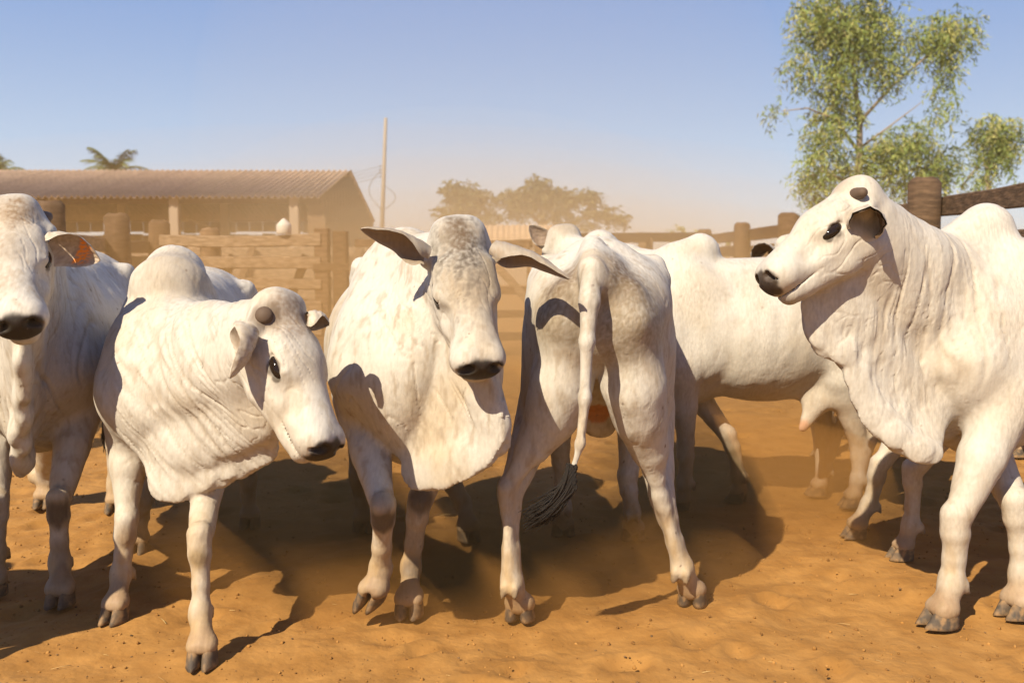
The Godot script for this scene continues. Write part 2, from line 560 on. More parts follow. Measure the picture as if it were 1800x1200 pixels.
	func paint() -> void:
		var v := flesh.verts
		colors.resize(v.size())
		var all: Array = o.get("paints", []) + paints
		var pc := PackedVector3Array()
		var pr := PackedFloat32Array()
		var ps := PackedFloat32Array()
		var own: int = o.get("paints", []).size()
		for e in all:
			pc.append(e[0])
			pr.append(e[1])
			ps.append(e[4] if e.size() > 4 else (0.55 if ps.size() < own else 0.78))
		var dirt: float = o.get("dirt", 1.0)
		for k in v.size():
			var p := v[k]
			var c := hide
			var a := stain.get_noise_3dv(p * 2.2)
			var g := stain.get_noise_3dv(Vector3(p.x * 22.0, p.y * 7.0, p.z * 22.0))
			c = c.lerp(Color(0.42, 0.325, 0.205), clampf(smoothstep(-0.05, 0.55, a) * 0.42 * dirt, 0.0, 1.0))
			c = c.lerp(Color(0.28, 0.215, 0.145), clampf(smoothstep(0.08, 0.5, g) * 0.36 * dirt, 0.0, 1.0))
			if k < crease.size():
				c = c.lerp(Color(0.26, 0.185, 0.11), minf(crease[k], 1.2) * 0.36)  # creases tinted darker: grime plus painted shade that deepens the folds
			c = c.lerp(Color(0.36, 0.25, 0.13), clampf(smoothstep(0.70, 0.10, p.y) * (0.55 + 0.7 * a + 0.4 * g), 0.0, 0.9))
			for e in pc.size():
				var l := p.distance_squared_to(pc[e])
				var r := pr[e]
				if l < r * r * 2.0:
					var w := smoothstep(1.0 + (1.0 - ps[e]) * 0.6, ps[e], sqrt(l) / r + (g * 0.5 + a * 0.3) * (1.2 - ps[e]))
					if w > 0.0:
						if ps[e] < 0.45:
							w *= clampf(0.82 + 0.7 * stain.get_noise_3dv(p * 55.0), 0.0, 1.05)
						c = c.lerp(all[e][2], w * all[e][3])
			var fl := stain.get_noise_3dv(p * 34.0 + Vector3(7, 1, 3))
			c = c.lerp(Color(0.12, 0.085, 0.06), smoothstep(0.60, 0.72, fl) * 0.75 * dirt)
			c.a = 1.0
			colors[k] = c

	# an ear: a cupped leaf with two sides; [root, tip, way its hollow faces, width, inner colour, outer colour, curl]
	func ear(e: Array) -> void:
		var root: Vector3 = e[0]
		var tip: Vector3 = e[1]
		var ax := (tip - root)
		var ln := ax.length()
		ax /= ln
		var op: Vector3 = (e[2] - ax * ax.dot(e[2])).normalized()
		var sd := ax.cross(op).normalized()
		var width: float = e[3]
		var bend: float = e[7] if e.size() > 7 else 0.0
		var v := flesh.verts
		var f := flesh.faces
		var nu := 26
		var nw := 18
		var pts := PackedVector3Array()
		var cols := PackedColorArray()
		var fs := PackedInt32Array()
		for shell in 2:
			for i in nu + 1:
				var u: float = float(i) / nu * (e[9] if e.size() > 9 else 1.0)
				var w := width * (pow(sin(PI * pow(clampf(u * 0.93 + 0.07, 0.0, 1.0), 0.8)), 0.75)) * 0.5 + 0.001
				w = maxf(w, width * 0.30 * (1.0 - smoothstep(0.0, 0.25, u)))
				if e.size() > 9:
					w *= smoothstep(-0.01, 0.28, u)
				var curl: float = lerpf(2.5, e[6], smoothstep(0.0, 0.5, u))
				var rad := w / maxf(sin(minf(curl, PI * 0.5)), 0.2)
				var mid := root + ax * (u * ln - 0.02) + op * (bend * u * u)
				for j in nw + 1:
					var a := lerpf(-curl, curl, float(j) / nw)
					var edge := absf(float(j) / nw * 2.0 - 1.0)
					var th := 0.0045 * (1.0 - pow(edge, 6.0)) * (1.0 - u * 0.4)
					var ripple: float = (0.007 if e.size() > 9 else 0.003) * rough.get_noise_2d(a * 2.0 + root.x * 9.0, u * 6.0)
					var rr := rad + (th if shell == 0 else -th) + ripple
					pts.append(mid + sd * (sin(a) * rr) - op * (cos(a) * rr - rad * 0.5) + (ax * (width * 0.34 * cos(a) * smoothstep(0.3, 0.55, u)) if e.size() > 9 else Vector3.ZERO))
					var g := stain.get_noise_2d(u * 14.0, a * 6.0 + shell * 40.0)
					var col: Color = e[5] if shell == 0 else e[4]
					if shell == 1:
						col = col.lerp(e[5], smoothstep(0.80, 0.97, edge))
					if e.size() > 8 and e[8].a > 0.5 and shell == 1 and u > 0.5:
						col = col.lerp(e[8], smoothstep(0.3, -0.1, g) * smoothstep(0.9, 0.7, edge) * smoothstep(0.45, 0.55, u) * smoothstep(0.85, 0.68, u))
					cols.append(col.lerp(Color(0.25, 0.18, 0.11), clampf(0.15 + g * 0.8, 0.0, 0.6)))
		var st := (nu + 1) * (nw + 1)
		for shell in 2:
			for i in nu:
				for j in nw:
					var a := shell * st + i * (nw + 1) + j
					var b := a + nw + 1
					if shell == 0:
						fs.append_array(PackedInt32Array([a, b, a + 1, a + 1, b, b + 1]))
					else:
						fs.append_array(PackedInt32Array([a, a + 1, b, a + 1, b + 1, b]))
		for i in nu:
			for j in [0, nw]:
				var a: int = i * (nw + 1) + j
				var b: int = a + nw + 1
				fs.append_array(PackedInt32Array([a, a + st, b, b, a + st, b + st] if j == 0 else [a, b, a + st, b, b + st, a + st]))
		var ns := smooth_(pts, fs)
		var at := v.size()
		v.append_array(pts)
		for i in fs:
			f.append(i + at)
		flesh.verts = v
		flesh.faces = f
		normals.append_array(ns)
		colors.append_array(cols)


# ------------------------------------------------------------------ the herd: poses
const GREY := Color(0.16, 0.125, 0.095)
const DARK := Color(0.06, 0.045, 0.035)
const BROWN := Color(0.20, 0.125, 0.065)
const EAR_IN := Color(0.30, 0.235, 0.175)
const EAR_OUT := Color(0.47, 0.41, 0.33)

func herd() -> Array:
	var list := []
	# far left, head raised, looking at the lens
	list.append({"name": "zebu_cow", "label": "white zebu at the left edge with grey forehead, black nose and orange stained ear", "cell": 0.0105, "fine": 0.005,
		"base": Vector3(-1.956, 1.343, -4.100), "fw": Vector3(0.20, 0, 0.98), "scale": 1.0, "girth": 1.08, "head_scale": 1.0, "dirt": 1.3,
		"hump": [Vector3(0.0, 1.25, 0), Vector3(-0.1, 1.28, 0), 0.12, 0.10], "dewlap_thin": 0.5,
		"poll": Vector3(-1.751, 1.528, -3.480), "nose": Vector3(-1.572, 1.129, -3.120), "dorsal": Vector3(0.28, 0.3, 1.0), "across": Vector3(1, 0.1, 0), "along": Vector3(0, 1, 0.3),
		"legs": [[Vector3(-1.753, 0.379, -3.780), Vector3(-1.767, 0.125, -3.800), Vector3(-1.752, 0.067, -3.770), Vector3(0.05, 0, 1)], [Vector3(-2.053, 0.348, -3.900), Vector3(-2.082, 0.086, -3.920), Vector3(-2.069, 0.025, -3.880), Vector3(0, 0, 1)],
			[Vector3(-2.097, 0.170, -5.200), Vector3(-2.104, -0.030, -5.200), Vector3(-2.098, -0.086, -5.180), Vector3(0.1, 0, 1)], [Vector3(-2.522, 0.148, -5.300), Vector3(-2.530, -0.056, -5.300), Vector3(-2.523, -0.113, -5.280), Vector3(0.1, 0, 1)]],
		"dewlap": [Vector3(-1.690, 0.971, -3.420), Vector3(-1.746, 0.797, -3.520), Vector3(-1.813, 0.633, -3.620), Vector3(-1.856, 0.526, -3.720)], "dewlap_r": 0.06,
		"ears": [[Vector3(-1.608, 1.387, -3.500), Vector3(-1.448, 1.307, -3.520), Vector3(-0.1, -0.35, 1.0), 0.135, Color(0.44, 0.35, 0.27), EAR_OUT, 1.0, -0.03, Color(0.95, 0.28, 0.02)],
			[Vector3(-1.935, 1.383, -3.500), Vector3(-2.145, 1.303, -3.550), Vector3(0.1, -0.3, 1.0), 0.13, EAR_IN, EAR_OUT, 1.0, -0.03]],
		"horns": [[Vector3(-1.682, 1.475, -3.580), Vector3(-1.676, 1.486, -3.620), 0.030, 0.018], [Vector3(-1.934, 1.475, -3.580), Vector3(-1.984, 1.486, -3.620), 0.030, 0.018]],
		"paints": [[Vector3(-1.707, 1.502, -3.440), 0.085, BROWN, 0.85, 0.35], [Vector3(-1.717, 1.362, -3.360), 0.08, BROWN, 0.6, 0.3], [Vector3(-1.675, 1.250, -3.280), 0.06, BROWN, 0.45, 0.3], [Vector3(-1.579, 1.210, -3.330), 0.06, GREY, 0.5, 0.3], [Vector3(-1.737, 0.361, -3.720), 0.075, DARK, 0.9], [Vector3(-1.737, 0.200, -3.740), 0.06, GREY, 0.6], [Vector3(-1.736, 0.122, -3.740), 0.05, DARK, 0.6]]})
	# second from the left, head turned down to the right
	list.append({"name": "zebu_cow", "label": "white zebu with round hump turning its lowered head to the right", "cell": 0.0095, "fine": 0.0048,
		"base": Vector3(-1.319, 1.343, -3.860), "fw": Vector3(0.15, 0, 0.99), "scale": 0.94, "hump_flat": 1.0, "hump_blend": 0.025, "neck_base": [Vector3(0.10, 1.07, 0), Vector3(0.26, 0.88, 0)], "girth": 1.05, "head_scale": 0.97,
		"hump": [Vector3(0.0, 1.30, 0), Vector3(-0.06, 1.345, 0), 0.165, 0.13],
		"poll": Vector3(-0.699, 1.199, -3.160), "nose": Vector3(-0.506, 0.814, -2.980), "dorsal": Vector3(1.1, 0.7, 0.4), "across": Vector3(0.6, 0.7, 0.2), "along": Vector3(0.7, -0.6, 0.2), "folds": 1.0,
		"legs": [[Vector3(-1.056, 0.374, -3.300), Vector3(-1.047, 0.115, -3.250), Vector3(-1.024, 0.047, -3.200), Vector3(0.05, 0, 1)], [Vector3(-1.446, 0.334, -3.660), Vector3(-1.475, 0.126, -3.660), Vector3(-1.470, 0.064, -3.600), Vector3(-0.15, 0, 1)],
			[Vector3(-1.304, 0.221, -4.850), Vector3(-1.321, 0.050, -4.900), Vector3(-1.308, 0.017, -4.880), Vector3(0.1, 0, 1)], [Vector3(-1.677, 0.234, -4.450), Vector3(-1.716, 0.008, -4.500), Vector3(-1.706, -0.030, -4.450), Vector3(0.1, 0, 1)]],
		"dewlap": [Vector3(-0.832, 0.668, -3.340), Vector3(-0.986, 0.592, -3.400), Vector3(-1.109, 0.535, -3.440), Vector3(-1.237, 0.510, -3.460), Vector3(-1.275, 0.628, -3.540)], "dewlap_r": 0.075, "dewlap_side": Vector3(-0.45, 0.12, 0.9),
		"ears": [[Vector3(-0.800, 1.105, -3.020), Vector3(-0.867, 0.977, -2.930), Vector3(-0.6, -0.5, 0.5), 0.12, Color(0.25, 0.19, 0.14), EAR_OUT, 1.2, -0.02], [Vector3(-0.646, 1.140, -3.180), Vector3(-0.575, 1.115, -3.220), Vector3(0.2, -0.8, 0.5), 0.10, EAR_IN, EAR_OUT, 1.2, 0.0]],
		"horns": [[Vector3(-0.769, 1.146, -3.115), Vector3(-0.766, 1.163, -3.065), 0.036, 0.027]],
		"paints": [[Vector3(-0.674, 1.170, -3.100), 0.10, BROWN, 0.7, 0.4], [Vector3(-1.051, 0.333, -3.240), 0.045, Color(0.22, 0.15, 0.07), 0.8], [Vector3(-1.424, 0.296, -3.600), 0.05, BROWN, 0.6], [Vector3(-1.458, 0.120, -3.580), 0.06, GREY, 0.5], [Vector3(-1.261, 1.300, -3.750), 0.14, Color(0.30, 0.24, 0.17), 0.6], [Vector3(-0.763, 1.162, -3.060), 0.055, Color(0.14, 0.095, 0.06), 0.8], [Vector3(-0.611, 1.051, -3.000), 0.07, GREY, 0.4, 0.4]]})
	# in the middle, ears spread, eyes shut, walking towards the lens
	list.append({"name": "zebu_cow", "label": "white zebu walking forward with ears spread, eyes closed and one foreleg lifted", "cell": 0.0095, "fine": 0.0048,
		"base": Vector3(-0.409, 1.343, -3.820), "fw": Vector3(0.10, 0, 0.99), "scale": 1.02, "girth": 1.12, "head_scale": 1.0,
		"hump": [Vector3(0.0, 1.27, 0), Vector3(-0.10, 1.30, 0), 0.16, 0.125],
		"poll": Vector3(-0.173, 1.441, -3.340), "nose": Vector3(-0.081, 1.022, -3.050), "dorsal": Vector3(0.30, 0.48, 1.3), "across": Vector3(0.88, 0.47, 0.1), "along": Vector3(0.47, -0.88, 0), "dirt": 1.5, "folds": 1.7, "fold_at": [Vector3(-0.084, 0.876, -3.250), 0.29], "dewlap_thin": 0.2, "eyes_shut": true,
		"legs": [[Vector3(-0.357, 0.383, -3.720), Vector3(-0.390, 0.122, -3.740), Vector3(-0.387, 0.042, -3.660), Vector3(-0.05, 0, 1)], [Vector3(-0.447, 0.456, -3.400), Vector3(-0.478, 0.215, -3.520), Vector3(-0.496, 0.158, -3.500), Vector3(-0.2, 0, 1), Vector3(-0.15, -0.55, -0.65)],
			[Vector3(-0.287, 0.255, -4.700), Vector3(-0.234, 0.027, -4.720), Vector3(-0.212, -0.006, -4.660), Vector3(0.3, 0, 1)], [Vector3(-0.752, 0.261, -4.800), Vector3(-0.746, 0.034, -4.850), Vector3(-0.731, -0.015, -4.820), Vector3(0.1, 0, 1)]],
		"dewlap": [Vector3(-0.102, 0.891, -3.280), Vector3(-0.064, 0.792, -3.280), Vector3(-0.053, 0.706, -3.300), Vector3(-0.151, 0.625, -3.340), Vector3(-0.260, 0.572, -3.400), Vector3(-0.343, 0.546, -3.480)], "dewlap_r": 0.07, "dewlap_side": Vector3(-0.55, 0.0, 0.83),
		"ears": [[Vector3(-0.295, 1.362, -3.280), Vector3(-0.501, 1.444, -3.200), Vector3(0.1, -0.75, 0.45), 0.098, Color(0.22, 0.17, 0.13), Color(0.30, 0.255, 0.205), 1.1, 0.01], [Vector3(-0.037, 1.369, -3.280), Vector3(0.203, 1.271, -3.180), Vector3(-0.2, -0.8, 0.30), 0.098, Color(0.22, 0.17, 0.13), Color(0.30, 0.255, 0.205), 1.1, 0.01]],
		"horns": [],
		"paints": [[Vector3(-0.160, 1.397, -3.200), 0.17, Color(0.085, 0.067, 0.05), 0.95, 0.40], [Vector3(-0.112, 1.154, -3.020), 0.12, Color(0.15, 0.12, 0.09), 0.75, 0.3], [Vector3(-0.264, 1.343, -3.200), 0.05, GREY, 0.5], [Vector3(-0.143, 1.307, -3.140), 0.04, BROWN, 0.55], [Vector3(-0.181, 1.432, -3.280), 0.07, Color(0.12, 0.075, 0.04), 0.8, 0.4], [Vector3(-0.134, 1.254, -3.120), 0.14, Color(0.13, 0.10, 0.075), 0.7, 0.38], [Vector3(-0.498, 1.446, -3.200), 0.08, DARK, 0.9], [Vector3(-0.445, 0.506, -3.360), 0.05, GREY, 0.55], [Vector3(-0.439, 0.426, -3.360), 0.065, DARK, 0.9], [Vector3(-0.345, 0.431, -3.660), 0.07, DARK, 0.85], [Vector3(-0.379, 0.163, -3.680), 0.055, GREY, 0.8], [Vector3(-0.483, 0.161, -3.460), 0.06, GREY, 0.5], [Vector3(-0.071, 1.308, -3.120), 0.08, GREY, 0.5]]})
	# seen from behind
	list.append({"name": "zebu_bull", "label": "white zebu seen from behind, long tail swinging over dusty buttocks", "cell": 0.0095, "fine": 0.0,
		"base": Vector3(0.414, 1.343, -4.720), "fw": Vector3(0.09, 0, -0.99), "scale": 1.03, "dirt": 1.5, "hump": [Vector3(0.0, 1.24, 0), Vector3(-0.10, 1.30, 0), 0.14, 0.12], "girth": 1.05, "head_scale": 1.0,
		"poll": Vector3(0.425, 1.011, -5.300), "nose": Vector3(0.420, 0.474, -5.600), "dorsal": Vector3(0, 0.6, -0.8),
		"legs": [[Vector3(0.227, 0.410, -4.620), Vector3(0.244, 0.113, -4.660), Vector3(0.247, 0.033, -4.700), Vector3(0, 0, -1)], [Vector3(0.540, 0.288, -4.560), Vector3(0.561, 0.085, -4.560), Vector3(0.574, -0.000, -4.620), Vector3(0.05, 0, -1)],
			[Vector3(-0.006, 0.472, -3.600), Vector3(0.000, 0.145, -3.540), Vector3(0.025, 0.034, -3.580), Vector3(0.25, 0, -1)], [Vector3(0.575, 0.416, -3.720), Vector3(0.649, 0.157, -3.700), Vector3(0.693, 0.032, -3.740), Vector3(0.35, 0, -1)]],
		"tail": [[Vector3(0.292, 1.372, -3.620), 0.046], [Vector3(0.270, 1.297, -3.380), 0.041], [Vector3(0.260, 1.192, -3.320), 0.033], [Vector3(0.249, 1.061, -3.290), 0.024], [Vector3(0.243, 0.871, -3.290), 0.0185], [Vector3(0.228, 0.717, -3.290), 0.015], [Vector3(0.199, 0.599, -3.300), 0.011]],
		"extra": [[Vector3(0.325, 0.874, -3.900), Vector3(0.333, 0.715, -3.900), 0.07, 0.085, 0.05, 0.8], [Vector3(0.293, 0.715, -3.900), Vector3(0.369, 0.681, -3.900), 0.05, 0.05, 0.03, 0.9]],
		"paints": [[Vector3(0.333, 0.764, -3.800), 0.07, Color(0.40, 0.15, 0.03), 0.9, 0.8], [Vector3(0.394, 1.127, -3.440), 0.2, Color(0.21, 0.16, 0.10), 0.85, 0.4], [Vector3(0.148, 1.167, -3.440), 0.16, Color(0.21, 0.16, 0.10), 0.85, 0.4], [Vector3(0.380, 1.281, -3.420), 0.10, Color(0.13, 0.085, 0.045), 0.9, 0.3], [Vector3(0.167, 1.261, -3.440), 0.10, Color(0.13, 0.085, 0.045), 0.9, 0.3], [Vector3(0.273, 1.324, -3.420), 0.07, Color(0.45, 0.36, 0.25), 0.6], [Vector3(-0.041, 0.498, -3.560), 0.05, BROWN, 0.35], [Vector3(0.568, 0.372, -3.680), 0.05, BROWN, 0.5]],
		"horns": [], "switch": [Vector3(0.202, 0.609, -3.290), Vector3(0.162, 0.516, -3.280), Vector3(0.057, 0.477, -3.260)]})
	# behind, side on, facing left
	list.append({"name": "zebu_bull", "label": "white zebu standing side on behind the tail, its hump to the left", "cell": 0.013, "fine": 0.008,
		"base": Vector3(0.899, 1.343, -5.300), "fw": Vector3(-1.0, 0, 0.05), "scale": 0.985, "girth": 0.98, "head_scale": 1.0, "dirt": 0.7,
		"hump": [Vector3(0.0, 1.32, 0), Vector3(-0.10, 1.375, 0), 0.13, 0.11],
		"poll": Vector3(0.290, 1.501, -5.800), "nose": Vector3(0.230, 1.202, -6.200), "dorsal": Vector3(-0.2, 0.7, -0.6),
		"legs": [[Vector3(0.917, 0.331, -5.160), Vector3(0.909, 0.098, -5.180), Vector3(0.907, 0.048, -5.200), Vector3(-0.9, 0, 0.1)], [Vector3(1.192, 0.343, -5.340), Vector3(1.236, 0.103, -5.360), Vector3(1.249, 0.030, -5.360), Vector3(-0.5, 0, -0.3)],
			[Vector3(1.863, 0.327, -5.260), Vector3(1.857, 0.120, -5.260), Vector3(1.841, 0.057, -5.260), Vector3(-1, 0, 0)], [Vector3(1.751, 0.260, -5.520), Vector3(1.750, 0.082, -5.520), Vector3(1.738, 0.027, -5.520), Vector3(-1, 0, 0)]],
		"extra": [[Vector3(1.705, 0.742, -5.250), Vector3(1.613, 0.578, -5.220), 0.10, 0.062, 0.06, 0.6], [Vector3(1.613, 0.578, -5.220), Vector3(1.538, 0.439, -5.200), 0.062, 0.024, 0.04, 0.7], [Vector3(1.214, 0.738, -5.280), Vector3(1.662, 0.675, -5.250), 0.10, 0.09, 0.08, 0.5]],
		"ears": [[Vector3(0.205, 1.415, -5.800), Vector3(0.086, 1.534, -5.820), Vector3(0.3, -0.1, 0.9), 0.11, Color(0.22, 0.16, 0.12), EAR_OUT, 1.2, 0.0]],
		"paints": [[Vector3(0.294, 1.512, -5.750), 0.10, Color(0.28, 0.22, 0.15), 0.7], [Vector3(0.937, 1.431, -5.150), 0.10, Color(0.34, 0.26, 0.17), 0.5], [Vector3(1.532, 0.442, -5.180), 0.05, Color(0.5, 0.25, 0.15), 0.7]],
		"dewlap": [], "horns": []})
	# farther back, only its head shows
	list.append({"name": "zebu_cow", "label": "white zebu farthest back, its ear and poll showing over another back", "cell": 0.018, "fine": 0.010,
		"base": Vector3(2.267, 1.343, -6.750), "fw": Vector3(-1.0, 0, -0.15), "scale": 0.95, "girth": 0.95, "head_scale": 1.0,
		"poll": Vector3(1.905, 1.457, -6.950), "nose": Vector3(1.980, 0.964, -7.400), "dorsal": Vector3(-0.2, 0.7, -0.7),
		"legs": [[Vector3(2.110, 0.238, -6.620), Vector3(2.108, 0.045, -6.620), Vector3(2.097, 0.006, -6.620), Vector3(-1, 0, 0)], [Vector3(2.428, 0.240, -6.850), Vector3(2.426, 0.040, -6.850), Vector3(2.419, -0.000, -6.850), Vector3(-1, 0, 0)],
			[Vector3(3.430, 0.242, -6.600), Vector3(3.439, 0.049, -6.600), Vector3(3.425, 0.010, -6.600), Vector3(-1, 0, 0)], [Vector3(3.467, 0.192, -6.900), Vector3(3.474, 0.010, -6.900), Vector3(3.460, -0.030, -6.900), Vector3(-1, 0, 0)]],
		"ears": [[Vector3(1.780, 1.378, -6.950), Vector3(1.629, 1.395, -6.550), Vector3(-0.2, -1.0, 0), 0.17, Color(0.14, 0.09, 0.06), EAR_OUT, 2.0, 0.0, Color(0, 0, 0, 0), 0.6]],
		"dewlap": [], "horns": []})
	# between them, hidden behind the neck on the right: its forelegs show under the dewlap
	list.append({"name": "zebu_cow", "label": "zebu hidden behind the right profile, shaded forelegs showing under its dewlap", "cell": 0.013, "fine": 0.0,
		"base": Vector3(2.033, 1.343, -4.520), "fw": Vector3(-1.0, 0, 0.05), "scale": 0.95, "girth": 0.95, "head_scale": 0.95,
		"poll": Vector3(1.758, 1.441, -4.550), "nose": Vector3(1.485, 1.202, -4.500), "dorsal": Vector3(-0.6, 0.7, 0.0),
		"legs": [[Vector3(1.778, 0.377, -4.340), Vector3(1.771, 0.146, -4.340), Vector3(1.753, 0.055, -4.340), Vector3(-0.9, 0, 0.1)], [Vector3(1.751, 0.329, -4.680), Vector3(1.713, 0.116, -4.700), Vector3(1.664, 0.049, -4.680), Vector3(-0.95, 0, 0.1)],
			[Vector3(2.804, 0.336, -4.350), Vector3(2.814, 0.143, -4.350), Vector3(2.799, 0.047, -4.350), Vector3(-1, 0, 0)], [Vector3(2.891, 0.283, -4.700), Vector3(2.900, 0.116, -4.700), Vector3(2.882, 0.044, -4.700), Vector3(-1, 0, 0)]],
		"dewlap": [], "horns": []})
	# right edge, profile with the long dewlap
	list.append({"name": "zebu_bull", "label": "white zebu in profile at the right edge, long folded dewlap, dark horn stub", "cell": 0.0095, "fine": 0.0048,
		"base": Vector3(1.857, 1.343, -3.860), "fw": Vector3(-0.99, 0, 0.10), "scale": 1.05, "girth": 1.0, "head_scale": 1.0, "folds": 1.0, "face": 0.88, "muzzle": 1.03, "leg": 1.1, "dirt": 0.6,
		"hump": [Vector3(0.13, 1.27, 0), Vector3(0.03, 1.37, 0), 0.125, 0.105], "hump_blend": 0.07,
		"neck_base": [Vector3(0.08, 1.085, 0), Vector3(0.22, 0.90, 0)],
		"poll": Vector3(1.198, 1.599, -3.600), "nose": Vector3(0.844, 1.331, -3.480), "dorsal": Vector3(-0.70, 0.72, 0.0), "nose_color": Color(0.06, 0.045, 0.036), "nose_r": 0.80,
		"legs": [[Vector3(1.622, 0.372, -3.560), Vector3(1.611, 0.116, -3.560), Vector3(1.580, 0.049, -3.540), Vector3(-0.95, 0, 0.2)], [Vector3(1.896, 0.399, -3.660), Vector3(1.923, 0.104, -3.660), Vector3(1.908, 0.027, -3.640), Vector3(-0.8, 0, 0.3)],
			[Vector3(3.171, 0.431, -3.660), Vector3(3.193, 0.126, -3.660), Vector3(3.189, 0.038, -3.660), Vector3(-1, 0, 0)], [Vector3(3.281, 0.406, -3.950), Vector3(3.301, 0.124, -3.950), Vector3(3.294, 0.053, -3.950), Vector3(-1, 0, 0)]],
		"dewlap": [Vector3(1.073, 1.159, -3.580), Vector3(1.109, 1.026, -3.580), Vector3(1.210, 0.954, -3.580), Vector3(1.263, 0.829, -3.580), Vector3(1.320, 0.737, -3.570), Vector3(1.411, 0.655, -3.560), Vector3(1.518, 0.614, -3.560)], "dewlap_r": 0.055, "dewlap_side": Vector3(-0.1, 0.0, 1.0),
		"ears": [[Vector3(1.258, 1.492, -3.560), Vector3(1.159, 1.459, -3.200), Vector3(-0.35, -1.0, 0), 0.118, Color(0.16, 0.11, 0.08), EAR_OUT, 2.2, 0.0, Color(0, 0, 0, 0), 0.55]],
		"horns": [[Vector3(1.202, 1.554, -3.560), Vector3(1.211, 1.562, -3.460), 0.030, 0.017]],
		"paints": [[Vector3(1.206, 1.565, -3.580), 0.07, Color(0.35, 0.26, 0.17), 0.6], [Vector3(1.569, 0.517, -3.480), 0.025, GREY, 0.7], [Vector3(1.540, 0.095, -3.500), 0.06, BROWN, 0.5]]})
	# unseen, added out of frame on the left so its body shades the leftmost one
	list.append({"name": "zebu_cow", "label": "unseen zebu added outside the left edge to shade the leftmost animal", "cell": 0.02, "fine": 0.0,
		"base": Vector3(-3.3, 0, -2.95), "fw": Vector3(-1, 0, -0.05), "scale": 0.98,
		"poll": Vector3(-4.0, 1.25, -2.9), "nose": Vector3(-4.3, 0.85, -2.85), "dorsal": Vector3(-0.7, 0.7, 0),
		"legs": [[Vector3(-3.28, 0.45, -2.78), Vector3(-3.28, 0.15, -2.78), Vector3(-3.30, 0.07, -2.78), Vector3(-1, 0, 0)], [Vector3(-3.4, 0.45, -3.1), Vector3(-3.4, 0.15, -3.1), Vector3(-3.42, 0.07, -3.1), Vector3(-1, 0, 0)],
			[Vector3(-2.2, 0.46, -2.82), Vector3(-2.22, 0.15, -2.82), Vector3(-2.25, 0.07, -2.82), Vector3(-1, 0, 0)], [Vector3(-2.3, 0.46, -3.1), Vector3(-2.32, 0.15, -3.1), Vector3(-2.35, 0.07, -3.1), Vector3(-1, 0, 0)]],
		"dewlap": [], "horns": []})
	return list


func tag(o: Node, label: String, category: String, group := "", kind := "") -> void:
	if label: o.set_meta("label", label)
	if category: o.set_meta("category", category)
	if group: o.set_meta("group", group)
	if kind: o.set_meta("kind", kind)


func piece(called: String, m: Mesh, mat: Material, parent: Node = self) -> MeshInstance3D:
	var o := MeshInstance3D.new()
	o.name = called
	o.mesh = m
	o.material_override = mat
	parent.add_child(o, true)
	return o


func thing(called: String, label: String, category: String, at := Vector3.ZERO, group := "") -> Node3D:
	var o := Node3D.new()
	o.name = called
	o.position = at
	tag(o, label, category, group)
	add_child(o, true)
	return o


# rings of points joined to a skin; closed at both ends
func loft(st: SurfaceTool, rings: Array, close := true) -> void:
	var n: int = rings[0].size()
	for k in rings.size() - 1:
		for j in n:
			var a: Vector3 = rings[k][j]
			var b: Vector3 = rings[k][(j + 1) % n]
			var c: Vector3 = rings[k + 1][j]
			var d: Vector3 = rings[k + 1][(j + 1) % n]
			for q in [a, b, c, b, d, c]:
				st.add_vertex(q)
	if close:
		for e in [0, rings.size() - 1]:
			var mid := Vector3.ZERO
			for q in rings[e]:
				mid += q / n
			for j in n:
				var a: Vector3 = rings[e][j]
				var b: Vector3 = rings[e][(j + 1) % n]
				for q in ([a, mid, b] if e == 0 else [a, b, mid]):
					st.add_vertex(q)


func ring(c: Vector3, x: Vector3, y: Vector3, n: int) -> PackedVector3Array:
	var r := PackedVector3Array()
	for j in n:
		var a := TAU * j / n
		r.append(c + x * cos(a) + y * sin(a))
	return r


func tube(st: SurfaceTool, pts: Array, radii: Array, n := 7) -> void:
	var rings := []
	for k in pts.size():
		var d: Vector3 = (pts[mini(k + 1, pts.size() - 1)] - pts[maxi(k - 1, 0)]).normalized()
		var x := d.cross(Vector3(0.3, 0.2, 0.93) if absf(d.z) < 0.8 else Vector3.RIGHT).normalized()
		rings.append(ring(pts[k], x * radii[k], x.cross(d) * radii[k], n))
	loft(st, rings)


func finish(st: SurfaceTool) -> ArrayMesh:
	st.generate_normals()
	st.index()
	return st.commit()


func begin(smooth := 0) -> SurfaceTool:
	var st := SurfaceTool.new()
	st.begin(Mesh.PRIMITIVE_TRIANGLES)
	st.set_smooth_group(smooth)
	return st


func claws(h: Array, ground: Vector3, which: float) -> ArrayMesh:
	var st := begin(0)
	var co: Vector3 = h[0] - ground
	var to: Vector3 = h[1]
	var side: Vector3 = h[2]
	var upw: Vector3 = h[3]
	var m: float = h[4]
	to = (to - upw * to.dot(upw)).normalized()
	var tall: float = h[0].y - 0.001 if upw.y > 0.99 else 0.08
	for d in [which]:
		var rings := []
		for k in 7:
			var t := k / 6.0
			var c: Vector3 = co - upw * (t * tall) + to * (0.004 + 0.026 * t) + side * (d * (0.025 + 0.004 * t) * m)
			var r := PackedVector3Array()
			for j in 14:
				var a := TAU * j / 14
				var x := cos(a)
				var z := sin(a)
				var lx := (0.037 + 0.022 * t) * m * x
				var lz := (0.0245 + 0.0035 * t) * m * z * (1.0 - 0.38 * maxf(x, 0.0) * t)
				r.append(c + to * lx + side * (lz - d * 0.006 * maxf(x, 0.0) * t))
			rings.append(r)
		loft(st, rings)
	return finish(st)


